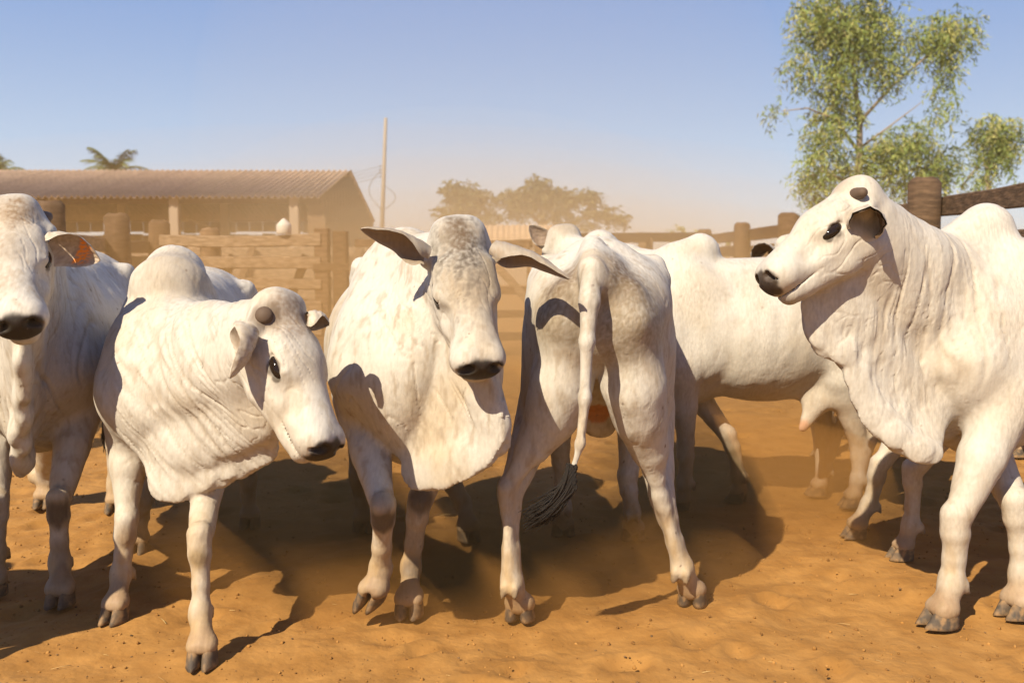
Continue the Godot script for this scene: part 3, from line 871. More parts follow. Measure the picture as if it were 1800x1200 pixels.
func build_herd(mats: Dictionary) -> void:
	var poses := herd()
	var made: Array = []
	var jobs: Array = []
	for k in poses.size():
		var z := Zebu.new()
		z.setup(poses[k], 100 + k * 17)
		made.append(z)
		var t := Thread.new()
		t.start(z.grow.bind(float(poses[k].cell), float(poses[k].fine)))
		jobs.append(t)
	for k in made.size():
		jobs[k].wait_to_finish()
		var z: Zebu = made[k]
		var pose: Dictionary = poses[k]
		if not pose.has("switch"):
			pose.switch = [z.L(-1.335, 0.52), z.L(-1.35, 0.42), z.L(-1.33, 0.30)]
		var o := thing(pose.name, pose.label, "cow" if pose.name == "zebu_cow" else "bull", z.base, "white zebu cattle herded in the corral")
		var v := z.flesh.verts
		for i in v.size():
			v[i] -= z.base
		piece("body", array_mesh(v, z.flesh.faces, z.colors, z.normals), mats.hide, o)
		for h in z.hooves:
			var hoof := Node3D.new()
			hoof.name = "hoof"
			o.add_child(hoof, true)
			for d in [-1.0, 1.0]:
				piece("claw", claws(h, z.base, d), mats.hoof, hoof)
		if pose.fine > 0.0:
			for e in z.eyes:
				var ball := SphereMesh.new()
				ball.radius = e[1]
				ball.height = e[1] * 2.0
				ball.radial_segments = 24
				ball.rings = 12
				var eye := piece("eye", ball, mats.eye, o)
				eye.transform = Transform3D(Basis(z.hf * 1.7, z.hu * 0.92, z.hr), e[0] - z.base)
		for h in pose.horns:
			var st := begin(0)
			var a: Vector3 = h[0] - z.base
			var b: Vector3 = h[1] - z.base
			var d := (b - a).normalized()
			tube(st, [a - d * 0.02, a, a.lerp(b, 0.5), b, b + d * 0.008, b + d * 0.012], [h[2] * 1.05, h[2], lerpf(h[2], h[3], 0.45), h[3], h[3] * 0.75, h[3] * 0.2], 16)
			piece("horn", finish(st), mats.horn, o)
		if pose.has("switch"):
			tail_hair(pose.switch, z.base, mats.hair, o)
		print(pose.name, " ", v.size(), " verts")


func tail_hair(path: Array, ground: Vector3, mat: Material, o: Node3D) -> void:
	var r := RandomNumberGenerator.new()
	r.seed = 5
	var st := begin(0)
	for k in 620:
		var p0: Vector3 = path[0] + Vector3(r.randf_range(-0.014, 0.014), r.randf_range(-0.05, 0.04), r.randf_range(-0.014, 0.014))
		var sp := Vector3(r.randfn(0, 0.011), r.randfn(0, 0.014), r.randfn(0, 0.014))
		var p1: Vector3 = path[1] + sp
		var p2: Vector3 = path[1].lerp(path[2], r.randf_range(0.45, 1.05)) + sp * 1.1 + Vector3(0, -0.01, 0)
		var pts := []
		var rad := []
		for i in 7:
			var t := i / 6.0
			var q := p0.lerp(p1, t).lerp(p1.lerp(p2, t), t)
			pts.append(q - ground + Vector3(sin(t * 5.0 + k), cos(t * 6.0 + k * 2), 0) * 0.003)
			rad.append(lerpf(0.0042, 0.0009, t))
		tube(st, pts, rad, 4)
	piece("tail_switch", finish(st), mat, o)


# ------------------------------------------------------------------ materials
func noise_tex(freq: float, oct: int, lo_: Color, hi_: Color, size := 512, seed_ := 1, kind := FastNoiseLite.TYPE_SIMPLEX_SMOOTH, pos := PackedFloat32Array([0.2, 0.8])) -> NoiseTexture2D:
	var n := FastNoiseLite.new()
	n.noise_type = kind
	n.frequency = freq
	n.fractal_octaves = oct
	n.seed = seed_
	var t := NoiseTexture2D.new()
	t.width = size
	t.height = size
	t.seamless = true
	t.noise = n
	var g := Gradient.new()
	g.offsets = pos
	g.colors = PackedColorArray([lo_, hi_])
	t.color_ramp = g
	return t


func mat(c: Color, rough := 0.9) -> StandardMaterial3D:
	var m := StandardMaterial3D.new()
	m.albedo_color = c.linear_to_srgb()
	m.roughness = rough
	m.metallic_specular = 0.35
	return m


# short hair and skin grain, drawn out down the body
func streak_tex(seed_: int, lo_: float, hi_: float, stretch: float, size := 512) -> ImageTexture:
	var n := FastNoiseLite.new()
	n.seed = seed_
	n.frequency = 1.0
	n.fractal_octaves = 4
	var im := Image.create_empty(size, size, false, Image.FORMAT_RGBA8)
	for y in size:
		for x in size:
			var u := TAU * x / size
			var v := TAU * y / size
			# a torus in four dimensions would be ideal; two blended shifted copies repeat without a seam
			var wx := float(x) / size
			var wy := float(y) / size
			var s := 0.0
			var sx := 26.0
			var sy := 26.0 / stretch
			s += n.get_noise_2d(wx * sx, wy * sy) * (1 - wx) * (1 - wy)
			s += n.get_noise_2d((wx - 1) * sx, wy * sy) * wx * (1 - wy)
			s += n.get_noise_2d(wx * sx, (wy - 1) * sy) * (1 - wx) * wy
			s += n.get_noise_2d((wx - 1) * sx, (wy - 1) * sy) * wx * wy
			var c := clampf(lerpf(lo_, hi_, clampf(s * 1.1 + 0.5, 0.0, 1.0)), 0.0, 1.0)
			im.set_pixel(x, y, Color(c, c, c))
	return ImageTexture.create_from_image(im)


func materials() -> Dictionary:
	var d := {}
	var hide := mat(Color.WHITE, 0.62)
	hide.vertex_color_use_as_albedo = true
	hide.uv1_triplanar = true
	hide.uv1_scale = Vector3(2.6, 2.6, 2.6)
	hide.albedo_texture = streak_tex(3, 0.89, 1.0, 2.6)
	hide.heightmap_enabled = true
	hide.heightmap_texture = streak_tex(8, 0.0, 1.0, 2.6)
	hide.heightmap_scale = 0.09
	d.hide = hide
	d.eye = mat(Color(0.012, 0.008, 0.006), 0.08)
	d.horn = mat(Color(0.085, 0.056, 0.038), 0.7)
	var hoof := mat(Color.WHITE, 0.75)
	hoof.uv1_triplanar = true
	hoof.uv1_scale = Vector3(3, 3, 3)
	hoof.albedo_texture = noise_tex(0.03, 5, Color(0.055, 0.045, 0.036).linear_to_srgb(), Color(0.24, 0.145, 0.07).linear_to_srgb(), 256, 21, FastNoiseLite.TYPE_SIMPLEX_SMOOTH, PackedFloat32Array([0.35, 0.7]))
	d.hoof = hoof
	d.hair = mat(Color(0.009, 0.007, 0.006), 0.85)
	var dirt := mat(Color.WHITE, 0.95)
	dirt.uv1_triplanar = true
	dirt.uv1_world_triplanar = true
	dirt.uv1_scale = Vector3(0.37, 0.37, 0.37)
	dirt.albedo_texture = noise_tex(0.012, 6, Color(0.232, 0.110, 0.026).linear_to_srgb(), Color(0.305, 0.155, 0.042).linear_to_srgb(), 1024, 6, FastNoiseLite.TYPE_SIMPLEX_SMOOTH, PackedFloat32Array([0.25, 0.75]))
	dirt.heightmap_enabled = true
	dirt.heightmap_texture = noise_tex(0.035, 6, Color.BLACK, Color.WHITE, 1024, 16)
	dirt.heightmap_scale = 0.32
	d.dirt = dirt
	var tinted := mat(Color.WHITE, 0.95)
	tinted.vertex_color_use_as_albedo = true
	d.tinted = tinted
	d.leaf = mat(Color.WHITE, 0.6)
	d.leaf.vertex_color_use_as_albedo = true
	d.leaf.backlight_enabled = true
	d.leaf.backlight = Color(0.7, 0.7, 0.35)
	d.frond = mat(Color(0.13, 0.15, 0.045), 0.6)
	d.bark = mat(Color(0.24, 0.19, 0.13), 0.9)
	d.grass = mat(Color(0.26, 0.25, 0.09), 0.95)
	d.pole = mat(Color(0.25, 0.215, 0.18), 0.9)
	d.wire = mat(Color(0.12, 0.10, 0.08), 0.7)
	d.concrete = mat(Color(0.28, 0.225, 0.175), 0.9)
	d.roof = []
	d.wood = []
	for c in [Color(0.44, 0.31, 0.205), Color(0.455, 0.32, 0.215), Color(0.43, 0.30, 0.20)]:
		var m := mat(Color.WHITE, 0.9)
		m.uv1_triplanar = true
		m.uv1_scale = Vector3(0.5, 0.5, 0.5)
		m.albedo_texture = noise_tex(0.02, 5, (c * 0.7).linear_to_srgb(), (c * 1.15).linear_to_srgb(), 256, 40)
		d.roof.append(m)
	var k := 0
	for c in [Color(0.085, 0.052, 0.030), Color(0.13, 0.082, 0.050), Color(0.21, 0.15, 0.10)]:
		var m := mat(Color.WHITE, 0.9)
		m.uv1_triplanar = true
		m.uv1_scale = Vector3(1.3, 5.0, 1.3)
		m.albedo_texture = noise_tex(0.02, 5, (c * 0.55).linear_to_srgb(), (c * 1.4).linear_to_srgb(), 256, 50 + k)
		m.heightmap_enabled = true
		m.heightmap_texture = noise_tex(0.03, 4, Color.BLACK, Color.WHITE, 256, 60)
		m.heightmap_scale = 0.25
		k += 1
		d.wood.append(m)
	return d


# ------------------------------------------------------------------ corral, shed, trees
var rng := RandomNumberGenerator.new()
var bumpy := FastNoiseLite.new()


func plank(called: String, a: Vector3, b: Vector3, tall: float, thick: float, m: Material, parent: Node3D, rugged := 0.012) -> void:
	var st := begin(-1)
	var d := (b - a).normalized()
	var side := d.cross(Vector3.UP).normalized()
	if side.length() < 0.5:
		side = Vector3.RIGHT
	var upv := side.cross(d)
	var rings := []
	var n := maxi(2, int(a.distance_to(b) / 0.35))
	var bow := rng.randf_range(-1, 1) * rugged * 1.5
	for k in n + 1:
		var t := float(k) / n
		var c := a.lerp(b, t) + upv * (sin(t * PI) * bow + rng.randf_range(-0.3, 0.3) * rugged)
		var h := tall * 0.5 + rng.randf_range(-0.5, 0.5) * rugged
		var w := thick * 0.5 + rng.randf_range(-0.15, 0.15) * rugged
		var e := minf(0.012, w * 0.4)
		rings.append(PackedVector3Array([c + upv * h + side * (w - e), c + upv * (h - e) + side * w, c - upv * (h - e) + side * w, c - upv * h + side * (w - e), c - upv * h - side * (w - e), c - upv * (h - e) - side * w, c + upv * (h - e) - side * w, c + upv * h - side * (w - e)]))
	loft(st, rings)
	var mesh := finish(st)
	var o := piece(called, mesh, m, parent)
	o.position = -parent.position


func log_post(foot: Vector3, tall: float, r: float, m: Material, parent: Node3D, flare := 1.0, lean := Vector3.ZERO) -> void:
	var st := begin(0)
	var rings := []
	var sd := rng.randf() * 50.0
	var n := 14
	for k in 12:
		var t := k / 11.0
		var y := tall * t
		var rr := r * lerpf(1.0, flare, smoothstep(0.3, 0.9, t))
		if k == 11:
			rr *= 0.72
			y = tall + 0.012
		elif k == 10:
			y = tall - 0.02
		var q := PackedVector3Array()
		for j in n:
			var a := TAU * j / n
			var w := rr * (1.0 + 0.26 * bumpy.get_noise_3d(cos(a) * 1.6 + sd, y * 1.1, sin(a) * 1.6) + 0.09 * bumpy.get_noise_3d(cos(a) * 5.0 + sd, y * 2.0, sin(a) * 5.0))
			q.append(foot + lean * t + Vector3(cos(a) * w, y - 0.1 * (1.0 - t) + (0.02 * bumpy.get_noise_2d(a * 2.0, sd) if k > 9 else 0.0), sin(a) * w))
		rings.append(q)
	loft(st, rings)
	var o := piece("post", finish(st), m, parent)
	o.position = -parent.position


func ground(m: Material) -> void:
	var v := PackedVector3Array()
	var f := PackedInt32Array()
	var x0 := -5.1
	var x1 := 5.1
	var z0 := -10.2
	var z1 := -1.5
	var st := 0.03
	var nx := int((x1 - x0) / st)
	var nz := int((z1 - z0) / st)
	bumpy.seed = 4
	bumpy.frequency = 1.0
	bumpy.fractal_octaves = 3
	var pits := []
	rng.seed = 77
	for k in 480:
		pits.append([Vector2(rng.randf_range(x0, x1), rng.randf_range(z0, z1)), rng.randf_range(0.045, 0.075), rng.randf_range(0.008, 0.024), rng.randf() * TAU])
	var grid := {}
	for p in pits:
		var c := Vector2i((p[0] / 0.4).floor())
		for i in range(-1, 2):
			for j in range(-1, 2):
				var key := c + Vector2i(i, j)
				if not grid.has(key):
					grid[key] = []
				grid[key].append(p)
	for k in nz + 1:
		for i in nx + 1:
			var x := x0 + st * i
			var z := z0 + st * k
			var h := 0.026 * bumpy.get_noise_2d(x * 1.3, z * 1.3) + 0.007 * bumpy.get_noise_2d(x * 6.0 + 30, z * 6.0) + 0.005 * bumpy.get_noise_2d(x * 19.0, z * 19.0 + 9)
			for p in grid.get(Vector2i((Vector2(x, z) / 0.4).floor()), []):
				var q: Vector2 = (Vector2(x, z) - p[0]).rotated(p[3])
				var r: float = Vector2(q.x, q.y * 0.75).length() / p[1]
				if r < 2.0:
					h += p[2] * (0.5 * exp(-pow((r - 1.25) * 3.2, 2.0)) - smoothstep(1.1, 0.65, r))
			var edge := minf(minf(x - x0, x1 - x), minf(z - z0, z1 - z))
			v.append(Vector3(x, (h - 0.010) * smoothstep(0.0, 0.8, edge), z))
	var w := nx + 1
	for k in nz:
		for i in nx:
			var a := k * w + i
			f.append_array(PackedInt32Array([a, a + 1, a + w, a + 1, a + w + 1, a + w]))
	# the rest of the same sheet, out to the horizon
	var far := 420.0
	var xe: float = v[w - 1].x
	var ze: float = v[nz * w].z
	for box in [[-far, -far, far, z0], [-far, ze, far, 60.0], [-far, z0, x0, ze], [xe, z0, far, ze]]:
		var at := v.size()
		v.append_array(PackedVector3Array([Vector3(box[0], 0, box[1]), Vector3(box[2], 0, box[1]), Vector3(box[0], 0, box[3]), Vector3(box[2], 0, box[3])]))
		f.append_array(PackedInt32Array([at, at + 1, at + 2, at + 1, at + 3, at + 2]))
	var c := PackedColorArray()
	c.resize(v.size())
	c.fill(Color.WHITE)
	tag(piece("ground", array_mesh(v, f, c, smooth_normals(v, f)), m), "trampled orange dirt of the corral floor", "", "", "structure")


func lump(seed_: int, flat: float) -> ArrayMesh:
	var s := SphereMesh.new()
	s.radius = 1.0
	s.height = 2.0
	s.radial_segments = 9
	s.rings = 5
	var a := s.get_mesh_arrays()
	var v: PackedVector3Array = a[Mesh.ARRAY_VERTEX]
	for k in v.size():
		var q := v[k]
		q *= 1.0 + 0.55 * bumpy.get_noise_3dv(q * 1.3 + Vector3(seed_ * 7.0, 0, 0))
		q.y *= flat
		v[k] = q
	var f: PackedInt32Array = a[Mesh.ARRAY_INDEX]
	var c := PackedColorArray()
	c.resize(v.size())
	c.fill(Color.WHITE)
	return array_mesh(v, f, c, smooth_normals(v, f))


func scatter(called: String, label: String, m: Mesh, mt: Material, count: int, lo_: float, hi_: float, near: float, far: float, lying: bool, tints: Array) -> void:
	var mm := MultiMesh.new()
	mm.transform_format = MultiMesh.TRANSFORM_3D
	mm.use_colors = true
	mm.mesh = m
	mm.instance_count = count
	for k in count:
		var d := near + (far - near) * pow(rng.randf(), 1.7)
		var x := rng.randf_range(-0.6, 0.6) * (d + 0.6)
		var s := lo_ + (hi_ - lo_) * pow(rng.randf(), 4.0)
		var b := Basis.from_euler(Vector3(rng.randf_range(-0.3, 0.3), rng.randf() * TAU, rng.randf_range(-0.3, 0.3)) if lying else Vector3(rng.randf() * TAU, rng.randf() * TAU, rng.randf() * TAU))
		var h := 0.026 * bumpy.get_noise_2d(x * 1.3, -d * 1.3) + 0.010 * bumpy.get_noise_2d(x * 6.0 + 30, -d * 6.0)
		mm.set_instance_transform(k, Transform3D(b.scaled_local(Vector3.ONE * s), Vector3(x, h - 0.010 + s * 0.25, -d)))
		var c: Color = tints[rng.randi() % tints.size()]
		mm.set_instance_color(k, c * rng.randf_range(0.8, 1.15))
	var o := MultiMeshInstance3D.new()
	o.name = called
	o.multimesh = mm
	o.material_override = mt
	tag(o, label, "ground litter", "", "stuff")
	add_child(o, true)


func fences(wood: Array) -> void:
	rng.seed = 12
	var cl := Vector3(-4.62, 0, -13.1)
	var gl := Vector3(-2.45, 0, -12.9)
	var gr := Vector3(0.42, 0, -13.4)
	var cr := Vector3(4.25, 0, -21.5)
	# left run
	var o := thing("corral_fence", "corral fence of thick log posts and dark planks behind the leftmost animal", "fence", Vector3(-4.2, 0, -10))
	var lp := [[Vector3(-3.6, 0, -6.2), 1.82], [Vector3(-3.97, 0, -8.6), 1.80], [Vector3(-4.30, 0, -10.9), 1.79], [cl, 1.80]]
	for p in lp:
		log_post(p[0], p[1], 0.115, wood[0], o, 1.18)
	for k in lp.size() - 1:
		for h in [1.46, 1.16, 0.87, 0.58, 0.30]:
			plank("rail", lp[k][0] + Vector3(-0.13, h, 0), lp[k + 1][0] + Vector3(-0.13, h, 0), 0.15, 0.05, wood[rng.randi() % 3], o)
	# back run, left of the gate posts
	o = thing("corral_fence", "weathered grey plank fence in the dust below the shed roof", "fence", cl)
	log_post(Vector3(-3.94, 0, -13.05), 1.69, 0.12, wood[1], o, 1.05)
	for h in [1.545, 1.25, 0.965, 0.68, 0.39, 0.12]:
		plank("rail", cl + Vector3(0, h, 0.1), gl + Vector3(0, h + 0.01, 0.1), 0.145, 0.05, wood[2], o, 0.02)
	for x in [0.35, 0.8]:
		plank("brace", cl.lerp(gl, x - 0.12) + Vector3(0, 0.2, -0.05), cl.lerp(gl, x + 0.1) + Vector3(0, 1.35, -0.05), 0.11, 0.05, wood[1], o)
	# the heavy double gate posts
	o = thing("gate_posts", "pair of heavy square gate posts of dark timber beside the plank fence", "post", gl)
	plank("post", gl + Vector3(0, 0, 0), gl + Vector3(0, 1.70, 0), 0.20, 0.18, wood[1], o, 0.004)
	plank("post", gl + Vector3(0.24, 0, 0.02), gl + Vector3(0.24, 1.66, 0.02), 0.20, 0.18, wood[0], o, 0.004)
	plank("tie", gl + Vector3(-0.1, 1.2, 0.11), gl + Vector3(0.36, 1.2, 0.11), 0.1, 0.03, wood[0], o, 0.004)
	# the gate between the middle animals
	var g0 := gl + Vector3(0.42, 0, 0)
	o = thing("corral_gate", "wide plank gate with a diagonal brace standing behind the middle animals", "gate", g0)
	for h in [1.515, 0.88, 0.575, 0.27]:
		plank("rail", g0 + Vector3(0, h, 0), gr + Vector3(-0.15, h, 0), 0.105, 0.04, wood[1], o)
	plank("brace", gr + Vector3(-0.75, 1.35, 0.05), gr + Vector3(-0.1, 0.62, 0.05), 0.11, 0.04, wood[2], o)
	plank("stile", gr + Vector3(-0.2, 0.15, 0.045), gr + Vector3(-0.2, 1.55, 0.045), 0.1, 0.04, wood[1], o)
	# back run to the right corner
	o = thing("corral_fence", "hazy back fence of planks between the rump and the side-on hump", "fence", gr)
	log_post(gr, 1.68, 0.11, wood[1], o)
	log_post(gr.lerp(cr, 0.5), 1.66, 0.12, wood[1], o)
	for h in [1.55, 1.2, 0.88, 0.575, 0.27]:
		plank("rail", gr + Vector3(0, h, 0.13), cr + Vector3(0, h * 1.13, 0.13), 0.17 if h > 1.5 else 0.13, 0.05, wood[1], o)
	# right run, coming towards the lens
	o = thing("corral_fence", "tall dark fence of thick round posts climbing out of frame on the right", "fence", Vector3(2.9, 0, -10))
	var rp := [cr + Vector3(0.2, 0, -1.6), Vector3(4.28, 0, -18.6), Vector3(3.97, 0, -14.4), Vector3(3.28, 0, -7.97), Vector3(2.95, 0, -5.05), Vector3(6.5, 0, -5.05)]
	var tall := [1.95, 1.95, 1.95, 1.95, 1.95, 1.95]
	for k in rp.size():
		log_post(rp[k], tall[k], 0.135 if k > 2 else 0.155, wood[0], o, 1.0)
	for k in rp.size() - 1:
		for h in [1.735, 1.43, 1.10, 0.78, 0.45]:
			plank("rail", rp[k] + Vector3(0.15, h, 0), rp[k + 1] + Vector3(0.15, h, 0), 0.15 if k > 1 else 0.21, 0.05, wood[0], o, 0.008)
	# pens behind
	o = thing("corral_fence", "second plank fence with slanting braces seen through the weathered one", "fence", Vector3(-5, 0, -17))
	for x in [-7.2, -5.4, -3.6, -1.8]:
		log_post(Vector3(x, 0, -17.0), 1.6, 0.1, wood[2], o)
	for h in [1.42, 1.05, 0.7, 0.35]:
		plank("rail", Vector3(-7.4, h, -16.9), Vector3(-1.6, h, -16.9), 0.15, 0.05, wood[2], o)
	for x in [-4.9, -3.1]:
		plank("brace", Vector3(x, 0.1, -16.8), Vector3(x + 0.55, 1.5, -16.8), 0.12, 0.05, wood[1], o)
	# a white container on the top plank
	o = thing("container", "white cone-topped container standing on the top plank of the weathered fence", "container", cl.lerp(gl, 0.78) + Vector3(0, 1.625, 0.1))
	var st := begin(0)
	var rings := []
	for q in [[0.0, 0.09], [0.01, 0.098], [0.11, 0.096], [0.125, 0.09], [0.175, 0.04], [0.20, 0.012]]:
		rings.append(ring(Vector3(0, q[0], 0), Vector3(q[1], 0, 0), Vector3(0, 0, -q[1]), 14))
	loft(st, rings)
	piece("body", finish(st), mat(Color(0.5, 0.47, 0.42), 0.5), o)


func wavy(a: Vector3, b: Vector3, c: Vector3, d: Vector3, waves: int, deep: float, thick: float) -> ArrayMesh:
	# corrugated sheet: waves run from a to b, valleys run from a to c
	var st := begin(0)
	var nrm := (b - a).cross(c - a).normalized()
	if nrm.y < 0.0:
		nrm = -nrm
	var n := waves * 8
	var top := []
	for k in n + 1:
		var t := float(k) / n
		var off := nrm * (deep * cos(TAU * waves * t))
		top.append([a.lerp(b, t) + off, c.lerp(d, t) + off])
	for k in n:
		for s in [0.0, 1.0]:
			var o: Vector3 = nrm * (-thick * s)
			var q := [top[k][0] + o, top[k + 1][0] + o, top[k][1] + o, top[k + 1][1] + o]
			for i in ([0, 1, 2, 1, 3, 2] if (s == 0.0) == ((b - a).cross(c - a).y < 0.0) else [0, 2, 1, 1, 2, 3]):
				st.add_vertex(q[i])
		var e0: Vector3 = top[k][0]
		var e1: Vector3 = top[k + 1][0]
		for q in [e0, e1, e0 - nrm * thick, e1, e1 - nrm * thick, e0 - nrm * thick]:
			st.add_vertex(q)
	return finish(st)


func shed(m: Dictionary) -> void:
	var x1 := -5.14
	var at := Vector3(x1, 0, -27)
	var o := thing("open_shed", "long open cattle shed with a dusty corrugated roof and gable end", "shed", at)
	var n := 13
	var w := 1.06
	for k in n:
		var xa := x1 - k * w
		var xb := xa - w
		var y := 0.0015 * (k % 2)
		piece("roof_sheet", wavy(Vector3(xa - x1, 2.93 + y, 0), Vector3(xb - x1, 2.93 + y, 0), Vector3(xa - x1, 4.06 + y, -5.12), Vector3(xb - x1, 4.06 + y, -5.12), 6, 0.042, 0.010), m.roof[k % 3], o)
		piece("roof_sheet", wavy(Vector3(xa - x1, 2.62 + y, -10.6), Vector3(xb - x1, 2.62 + y, -10.6), Vector3(xa - x1, 4.05 + y, -5.10), Vector3(xb - x1, 4.05 + y, -5.10), 6, 0.042, 0.010), m.roof[(k + 1) % 3], o)
	# gable wall of upright boards
	for k in 20:
		var z := -0.45 - k * 0.5
		var h0 := 2.90 + 1.13 * (-z / 5.12) if z > -5.12 else 4.03 - 1.43 * ((-z - 5.12) / 5.5)
		plank("gable_board", at + Vector3(-0.22, 0.0, z), at + Vector3(-0.22, h0 - 0.14, z), 0.035, 0.49, m.wood[1], o, 0.003)
	for k in 5:
		var x := -0.79 - k * 3.27
		plank("column", at + Vector3(x, 0, -0.35), at + Vector3(x, 2.94, -0.35), 0.25, 0.25, m.concrete, o, 0.002)
		plank("column", at + Vector3(x, 0, -5.1), at + Vector3(x, 3.9, -5.1), 0.25, 0.25, m.concrete, o, 0.002)
	plank("eave_beam", at + Vector3(-0.1, 2.83, -0.35), at + Vector3(-13.8, 2.83, -0.35), 0.16, 0.08, m.wood[0], o, 0.002)
	for k in 28:
		var x := -0.4 - k * 0.49
		plank("back_board", at + Vector3(x, 2.22 + rng.randf_range(-0.05, 0.03), -10.0), at + Vector3(x, 2.62, -10.0), 0.03, 0.48, m.wood[0], o, 0.003)
		plank("back_board", at + Vector3(x, 0.0, -9.9), at + Vector3(x, 2.12 + rng.randf_range(-0.03, 0.06), -9.9), 0.03, 0.485, m.wood[0], o, 0.003)
	plank("trough", at + Vector3(-1, 0.45, -2.2), at + Vector3(-13, 0.45, -2.2), 0.5, 0.6, m.wood[0], o, 0.003)
	plank("loose_pole", at + Vector3(-4.3, 2.42, -2.0), at + Vector3(-3.6, 2.16, -2.0), 0.07, 0.06, m.wood[2], o, 0.003)
	# a far hut behind the gate
	var h := Vector3(-3.4, 0, -46)
	o = thing("far_hut", "low hut with a hazy brown ribbed roof beyond the gate", "hut", h)
	for k in 6:
		piece("roof_sheet", wavy(Vector3(k * 1.06, 2.0, 0), Vector3(k * 1.06 + 1.08, 2.0, 0), Vector3(k * 1.06, 2.85, -2.6), Vector3(k * 1.06 + 1.08, 2.85, -2.6), 4, 0.035, 0.012), m.roof[k % 3], o)
	plank("wall", h + Vector3(0.2, 0.97, -0.4), h + Vector3(6.2, 0.97, -0.4), 1.94, 0.15, m.concrete, o, 0.002)


func pole(m: Material, wire: Material) -> void:
	var foot := Vector3(-5.05, 0, -38)
	var o := thing("utility_pole", "tall thin pale utility pole with looped cables beside the shed gable", "pole", foot)
	var st := begin(0)
	tube(st, [Vector3.ZERO, Vector3(0.15, 3.3, 0), Vector3(0.30, 6.52, 0)], [0.10, 0.082, 0.065], 10)
	piece("shaft", finish(st), m, o)
	for k in 4:
		st = begin(0)
		var y := 4.72 - k * 0.13
		tube(st, [Vector3(0.14, y, 0), Vector3(0.08, y, 0), Vector3(0.05, y + 0.03, 0)], [0.018, 0.018, 0.03], 6)
		piece("insulator", finish(st), wire, o)
		st = begin(0)
		var pts := []
		for i in 9:
			var t := i / 8.0
			pts.append(Vector3(0.05, y, 0).lerp(Vector3(-6.5, 4.1 - k * 0.1, 3), t) - Vector3(0, 0.5 * sin(PI * t), 0))
		tube(st, pts, [0.007, 0.007, 0.007, 0.007, 0.007, 0.007, 0.007, 0.007, 0.007], 4)
		piece("wire", finish(st), wire, o)
	for side in [-1.0, 1.0]:
		st = begin(0)
		var pts := []
		var rr := []
		for i in 13:
			var t := i / 12.0
			pts.append(Vector3(0.17 + side * (0.06 + 0.42 * sin(PI * t) * (1.0 if side > 0 else 1.1)), (4.0 if side > 0 else 4.55) - t * (0.9 if side > 0 else 1.45), 0.1))
			rr.append(0.013)
		tube(st, pts, rr, 5)
		piece("cable_loop", finish(st), wire, o)


func leaf_mesh(long: float, wide: float, droop: float) -> ArrayMesh:
	var st := begin(0)
	var p := [Vector3.ZERO, Vector3(long * 0.4, -droop * 0.2, wide * 0.5), Vector3(long * 0.4, -droop * 0.2, -wide * 0.5), Vector3(long, -droop, 0), Vector3(long * 0.42, -droop * 0.2 + wide * 0.16, 0)]
	for t in [[0, 4, 1], [0, 2, 4], [1, 4, 3], [4, 2, 3]]:
		for i in t:
			st.add_vertex(p[i])
	return finish(st)


# clumps: [centre, half sizes, number of leaves]; limbs: [[points], [radii]]
func tree(called: String, label: String, foot: Vector3, limbs: Array, clumps: Array, leaf: Mesh, m: Dictionary, hang: float, tints: Array, group := "") -> void:
	var o := thing(called, label, "tree", foot, group)
	for k in limbs.size():
		var st := begin(0)
		var pts := []
		for p in limbs[k][0]:
			pts.append(p - foot)
		tube(st, pts, limbs[k][1], 7)
		piece("trunk" if k == 0 else "limb", finish(st), m.bark, o)
	var count := 0
	for c in clumps:
		count += c[2]
	var mm := MultiMesh.new()
	mm.transform_format = MultiMesh.TRANSFORM_3D
	mm.use_colors = true
	mm.mesh = leaf
	mm.instance_count = count
	var i := 0
	for c in clumps:
		# leaves sit along short twigs inside the clump
		var left: int = c[2]
		while left > 0:
			var q := Vector3(rng.randfn(), rng.randfn(), rng.randfn())
			q = q.normalized() * pow(rng.randf(), 0.42)
			var p: Vector3 = c[0] + q * c[1] - foot
			var tw := (q + Vector3(rng.randfn(0, 0.5), rng.randfn(0, 0.4) - hang, rng.randfn(0, 0.5))).normalized()
			var tint: Color = tints[rng.randi() % tints.size()]
			for j in mini(left, 9):
				var along := p + tw * (0.055 * j) + Vector3(0, -0.004 * j * j * hang, 0)
				var b := Basis.from_euler(Vector3(rng.randfn(0, 0.7), rng.randf() * TAU, -hang * 0.9 + rng.randfn(0, 0.45)))
				mm.set_instance_transform(i, Transform3D(b.scaled_local(Vector3.ONE * rng.randf_range(0.65, 1.25)), along))
				mm.set_instance_color(i, tint * rng.randf_range(0.75, 1.25))
				i += 1
				left -= 1
	var cr := MultiMeshInstance3D.new()
	cr.name = "crown"
	cr.multimesh = mm
	cr.material_override = m.leaf
	cr.set_meta("kind", "stuff")
	o.add_child(cr, true)


